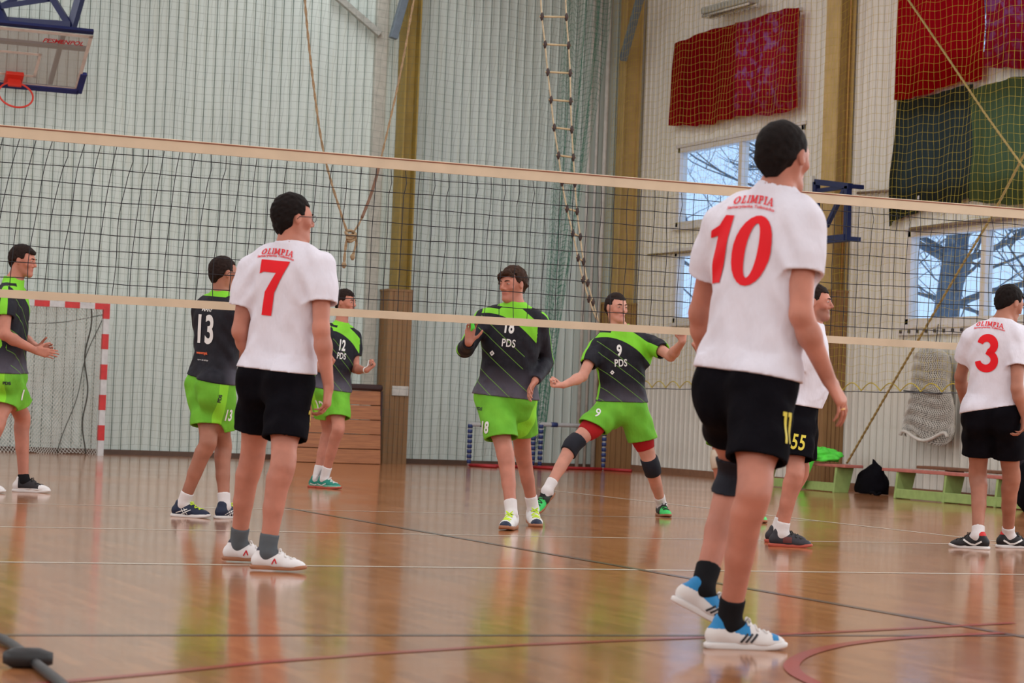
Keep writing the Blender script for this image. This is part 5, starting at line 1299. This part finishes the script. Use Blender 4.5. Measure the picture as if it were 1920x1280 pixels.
PEOPLE.append(dict(key='7', H=1.85, seed=2, label='slim player in white shirt with red number 7 and grey socks, seen from behind',
    pelvis=(520, 708), neck=(547, 455), psi=150, ppsi=140, head=dict(c=(550, 411), psi=118, s=.98), hair=dict(m='hair_black', th=.013, nz=-.085, rough=.002), glasses=True,
    sh=dict(L=(471, 505), R=(603, 498)),
    knee=dict(L=(470, 868), R=(529, 875)), ksign=dict(L=-1, R=-1), foot=dict(L=dict(a=(448, 1020), h=92), R=dict(a=(502, 1035), h=86)),
    arm=dict(L=dict(e=(450, 622), es=1, w=(480, 690), ws=1, t=(500, 730), ts=1, pn=(1, 0, 0), curl=.4), R=dict(e=(602, 618), ed=-.08, w=(616, 724), wd=.03, t=(610, 788), pn=(-1, 0, -.3), curl=.32)),
    shirt=dict(kit='white', hem=.035, sleeve=.60, sw=.034, loose=.02, hemtilt=.0, wr=.006), shorts=dict(kit='black', t=dict(L=.62, R=.68), ex=.026), sock=('sock_grey', .09), shoe='white_plain', fs=.92,
    prints=[dict(t='7', at=(511, 540), h=104, m='red_print', n=back), dict(t='OLIMPIA', at=(520, 475), h=11, m='red_print', n=back, xs=1.2, arch=.35, name='lettering'),
            dict(t='Samarytanka Tolkmicko', at=(517, 485), h=6.5, m='red_print', n=back, bold=.02, xs=1.30, arch=.8, name='lettering'), dict(t='3', on='shorts', at=(580, 785), h=32, m='yellow_print', n=right, bold=.02, xs=.8)]))
PEOPLE.append(dict(key='18', H=1.88, seed=3, label='player facing the lens in long black sleeves, jersey number 18, head turned sideways',
    pelvis=(948, 744), neck=(967, 570), psi=-8, head=dict(c=(961, 534), psi=-42, s=1.0, down=4), hair=dict(m='hair_brown', th=.016, nz=-.062, line=.07, rough=.003, fringe=[((.02, .08, .085), (-.03, .100, .065), .02, .016), ((-.02, .085, .08), (-.06, .075, .045), .018, .012), ((-.055, .06, .06), (-.075, .055, .01), .014, .007), ((.03, .07, .09), (.055, .06, .06), .016, .012)]),
    sh=dict(L=(1010, 604), R=(907, 598)), skin='skin_a', ksign=dict(L=-1, R=-1),
    knee=dict(L=(980, 848), R=(948, 852)), foot=dict(L=dict(a=(1000, 955), h=8, z=.115, p=6), R=dict(a=(959, 964), h=-12, z=.105)),
    arm=dict(L=dict(e=(1023, 678), es=1, w=(1003, 714), ws=-1, t=(983, 742), ts=-1, pn=(1, .3, -.6), curl=.2), R=dict(e=(872, 655), es=-1, w=(879, 642), ws=-1, t=(884, 600), pn=(.3, 0, 1), curl=.28, ts=0, spread=.1)),
    shirt=dict(kit='pds', hem=.0, long=True, loose=.03, wr=.004), shorts=dict(kit='lime', t=dict(L=.62, R=.72), ex=.035), sock=('sock_white', .105), fs=1.12, shoe='white_navy',
    prints=[dict(t='18', at=(956, 612), h=26, m='white_print', n=front, bold=.035, xs=.62, sp=1.05), dict(t='PDS', at=(954, 643), h=15, m='white_print', n=front, bold=.02, xs=.72, name='lettering', sp=1.1), dict(t='18', on='shorts', at=(910, 801), h=23, m='white_print', n=front, bold=.035, xs=.6),
            dict(t='PDS', on='shorts', at=(899, 766), h=6, m='black_print', n=right, bold=.03, xs=1, name='lettering'), dict(t='diamond', at=(923, 662), h=11, m='white_print', n=front, name='emblem'), dict(t='sponsor', at=(905, 612), h=3, m='white_print', n=front, xs=.9, name='lettering') if False else dict(t='diamond', at=(923, 662), h=3, m='black_print', n=front, name='emblem')], tab=(886, 610)))
PEOPLE.append(dict(key='9', H=1.86, seed=4, label='lunging player with legs wide apart, jersey number 9, black knee pads, under the net',
    pelvis=(1166, 766), neck=(1163, 612), psi=12, head=dict(c=(1156, 578), psi=32, s=1.0), hair=dict(m='hair_dark', th=.008, nz=-.062, rough=.0015), skin='skin_c',
    sh=dict(L=(1221, 644), R=(1118, 652)), ksign=dict(L=-1, R=-1), dd=.05,
    knee=dict(L=(1222, 876), R=(1073, 834)), foot=dict(L=dict(a=(1241, 947), h=12), R=dict(a=(1025, 920), h=-35, z=.20, p=35, r=-18)),
    arm=dict(L=dict(e=(1258, 668), es=-1, w=(1280, 640), ws=-1, t=(1280, 608), pn=(-.5, 0, 1), curl=.95), R=dict(e=(1092, 706), es=-1, w=(1056, 722), ws=-1, t=(1028, 722), pn=(0, 1, .3), curl=.95)),
    shirt=dict(kit='pds', hem=.055, sleeve=.58, sw=.02, loose=.02, hemtilt=-.05, wr=.004), shorts=dict(kit='lime', t=dict(L=.52, R=.48), ex=.035), under=dict(L=.16, R=.20), pad=dict(L='pad_black', R='pad_black'), sock=('sock_white', .11), shoe='green_black',
    prints=[dict(t='9', at=(1161, 657), h=22, m='white_print', n=front, bold=.035, xs=.7), dict(t='PDS', at=(1164, 680), h=14, m='white_print', n=front, bold=.02, xs=.72, name='lettering', sp=1.1), dict(t='9', on='shorts', at=(1121, 774), h=16, m='white_print', n=lambda a, b, c, d: -C_F, bold=.012, xs=.9, tilt=.5), dict(t='diamond', at=(1148, 698), h=9, m='white_print', n=front, name='emblem')]))
PEOPLE.append(dict(key='13', H=1.81, seed=5, label='player in black jersey with white number 13 on its back and lime shorts',
    pelvis=(398, 722), neck=(414, 550), psi=139, ppsi=120, head=dict(c=(420, 514), psi=122, s=1.0), hair=dict(m='hair_dark', th=.008, nz=-.065, rough=.0015), glasses=True, skin='skin_b',
    sh=dict(L=(378, 582), R=(434, 586)), knee=dict(L=(390, 830), R=(418, 838)), ksign=dict(L=-1, R=1), foot=dict(L=dict(a=(344, 945), h=75), R=dict(a=(421, 948), h=150)),
    arm=dict(L=dict(e=(384, 652), es=1, w=(410, 690), ws=1, t=(425, 690), ts=1, pn=(0, 1, 0), curl=.5), R=dict(e=(446, 660), es=1, w=(455, 690), ws=1, t=(462, 660), ts=1, pn=(0, 1, 0), curl=.5)),
    shirt=dict(kit='pds', hem=.04, sleeve=.75, sw=.015, loose=.02, hemtilt=.12, wr=.005), shorts=dict(kit='lime', t=dict(L=.70, R=.68), ex=.035), sock=('sock_white', .09), shoe='navy_white',
    prints=[dict(t='13', at=(386, 617), h=55, m='white_print', n=back, bold=.028, xs=.74, sp=1.05), dict(t='MAKP', at=(390, 579), h=10, m='white_print', n=back, bold=.01, xs=.8, name='lettering'), dict(t='PDS', on='shorts', at=(412, 747), h=7, m='black_print', n=right, bold=.05, xs=1.0, tilt=-12, name='lettering'), dict(t='13', on='shorts', at=(429, 778), h=22, m='white_print', n=right, bold=.03, xs=.6),
            dict(t='wawrzyk', at=(380, 662), h=7, m='orange_print', n=back, bold=.04, xs=1.2, name='lettering'), dict(t='sport dla ka\u017cdego', at=(382, 675), h=4, m='white_print', n=back, bold=.0, xs=1.0, name='lettering')]))
PEOPLE.append(dict(key='12', H=1.87, h=.007, seed=6, label='player far back beside the wooden column, jersey number 12 and teal shoes, fists raised',
    pelvis=(619, 730), neck=(640, 606), psi=42, head=dict(c=(648, 568), psi=62, s=1.0), hair=dict(m='hair_dark', th=.016, nz=-.062, rough=.003), skin='skin_a', band='L',
    sh=dict(L=(664, 632), R=(618, 630)), knee=dict(L=(634, 806), R=(616, 808)), ksign=dict(L=-1, R=-1), foot=dict(L=dict(a=(608, 898), h=55), R=dict(a=(594, 897), h=60)),
    arm=dict(L=dict(e=(666, 692), es=-1, w=(688, 694), ws=-1, t=(706, 680), pn=(-.3, 1, .3), curl=.9), R=dict(e=(598, 690), es=-1, w=(616, 690), ws=-1, t=(628, 674), pn=(0, 1, 0), curl=.8)),
    shirt=dict(kit='pds', hem=.0, sleeve=.60, sw=.02, loose=.03, wr=.004), shorts=dict(kit='lime', t=dict(L=.68, R=.66), ex=.035), sock=('sock_white', .13), shoe='teal',
    prints=[dict(t='12', at=(642, 647), h=21, m='white_print', n=front, bold=.035, xs=.62), dict(t='PDS', at=(640, 667), h=12, m='white_print', n=front, bold=.02, xs=.72, name='lettering', sp=1.1), dict(t='12', on='shorts', at=(601, 760), h=18, m='white_print', n=right, bold=.03, xs=.6)]))
PEOPLE.append(dict(key='1', H=2.0, h=.007, seed=7, label='tall player at the left edge clapping both hands, lime and black jersey, in side view',
    pelvis=(15, 704), neck=(24, 524), psi=86, head=dict(c=(43, 490), psi=80, s=.96, down=6), hair=dict(m='hair_dark', th=.014, nz=-.062, rough=.002, fringe=[((-.03, .070, .078), (.03, .070, .078), .018, .018)]), skin='skin_a',
    sh=dict(R=(12, 556), L=(34, 556)), knee=dict(R=(42, 783), L=(-8, 800)), ksign=dict(L=-1, R=-1), foot=dict(R=dict(a=(45, 900), h=84), L=dict(a=(-40, 900), h=84)),
    arm=dict(R=dict(e=(8, 628), es=-1, w=(66, 657), ws=1, t=(102, 664), pn=(0, -.1, -1), curl=.2), L=dict(e=(42, 634), es=1, w=(70, 652), ws=-1, t=(104, 656), ts=-1, pn=(0, .2, 1), curl=.15)),
    shirt=dict(kit='pds', hem=.02, sleeve=.55, sw=.02, loose=.02, wr=.004), shorts=dict(kit='lime', t=dict(L=.6, R=.66), ex=.035), sock=('sock_black', .05), shoe='black_whiteheel',
    prints=[dict(t='PDS', on='shorts', at=(12, 718), h=6, m='black_print', n=right, bold=.05, xs=1, name='lettering'), dict(t='1', on='shorts', at=(42, 740), h=20, m='white_print', n=front, bold=.03, xs=.8)]))
PEOPLE.append(dict(key='55', H=1.78, seed=8, label='bearded player half hidden behind the number 10 player, yellow 55 on black shorts',
    pelvis=(1497, 772), neck=(1525, 605), psi=80, fat=1.12, head=dict(c=(1531, 568), psi=72, s=1.03), hair=dict(m='hair_dark', th=.010, nz=-.062, rough=.002), beard=1.0, skin='skin_a',
    sh=dict(R=(1508, 640), L=(1525, 640)), knee=dict(R=(1490, 890), L=(1500, 886)), ksign=dict(L=-1, R=-1), foot=dict(R=dict(a=(1466, 1000), h=82), L=dict(a=(1458, 993), h=82)),
    arm=dict(R=dict(e=(1482, 725), es=-1, w=(1500, 770), ws=1, t=(1495, 800), pn=(-1, 0, 0), curl=.4), L=dict(e=(1520, 715), es=1, w=(1525, 760), ws=1, t=(1525, 800), pn=(-1, 0, 0), curl=.4)),
    shirt=dict(kit='white', hem=.045, sleeve=.6, sw=.03, belly=.10, loose=.03, hemtilt=0), shorts=dict(kit='black', t=dict(L=.74, R=.74), ex=.035), sock=('sock_white', .08), shoe='charcoal',
    prints=[dict(t='55', on='shorts', at=(1497, 829), h=29, m='yellow_print', n=right, bold=.02, xs=.62, sp=1.1)]))
PEOPLE.append(dict(key='3', H=1.85, seed=9, label='player at the right edge in white shirt with red number 3, looking down, arms hanging',
    pelvis=(1862, 775), neck=(1878, 600), psi=155, ppsi=160, head=dict(c=(1893, 570), psi=118, s=1.0, down=18, dz=.03), hair=dict(m='hair_black', th=.013, nz=-.07, rough=.002), skin='skin_b',
    sh=dict(L=(1821, 634), R=(1908, 632)), dd=-.14, knee=dict(L=(1834, 893), R=(1896, 898)), ksign=dict(L=1, R=1), foot=dict(L=dict(a=(1833, 1004.5), h=235), R=dict(a=(1891, 1003), h=98)),
    arm=dict(L=dict(e=(1801, 706), es=1, w=(1808, 758), ws=1, t=(1812, 790), pn=(1, 0, 0), curl=.35), R=dict(e=(1907, 730), ed=-.12, w=(1921, 780), wd=.02, t=(1918, 806), pn=(-1, 0, 0), curl=.4)),
    shirt=dict(kit='white', hem=.03, sleeve=.58, sw=.03, loose=.02, hemtilt=-.25, wr=.005), shorts=dict(kit='black', t=dict(L=.66, R=.66), ex=.03), sock=('sock_white', .07), shoe='black_white',
    prints=[dict(t='3', at=(1851, 662), h=72, m='red_print', n=back), dict(t='OLIMPIA', at=(1856, 610), h=8.5, m='red_print', n=back, xs=1.15, arch=.35, name='lettering'), dict(t='Samarytanka Tolkmicko', at=(1855, 618), h=4.8, m='red_print', n=back, bold=.02, xs=1.25, arch=.8, name='lettering')]))
PEOPLE.append(dict(key='hid', H=1.83, h=.007, seed=10, label='player hidden behind the number 10 player, only a beige knee pad and lime hem showing',
    pelvis=(1378, 765), neck=(1385, 608), psi=-20, head=dict(c=(1385, 570), psi=-20), hair=dict(m='hair_dark', th=.010, nz=-.05),
    sh=dict(L=(1430, 640), R=(1342, 642)), knee=dict(R=(1348, 862), L=(1410, 870)), ksign=dict(L=-1, R=-1), foot=dict(R=dict(a=(1358, 958), h=-10), L=dict(a=(1420, 958), h=10)),
    arm=dict(R=dict(e=(1335, 690), es=-1, w=(1312, 662), ws=-1, t=(1294, 638), pn=(1, 0, 0), curl=.9), L=dict(e=(1440, 705), es=1, w=(1430, 740), ws=-1, t=(1420, 765), pn=(1, 0, 0), curl=.4)),
    shirt=dict(kit='pds', hem=.02, sleeve=.6, sw=.02, loose=.02), shorts=dict(kit='lime', t=dict(L=.7, R=.7), ex=.03), pad=dict(R='pad_beige', L='pad_beige'), sock=('sock_white', .13), shoe='green_black'))
for s_ in PEOPLE: person(s_)
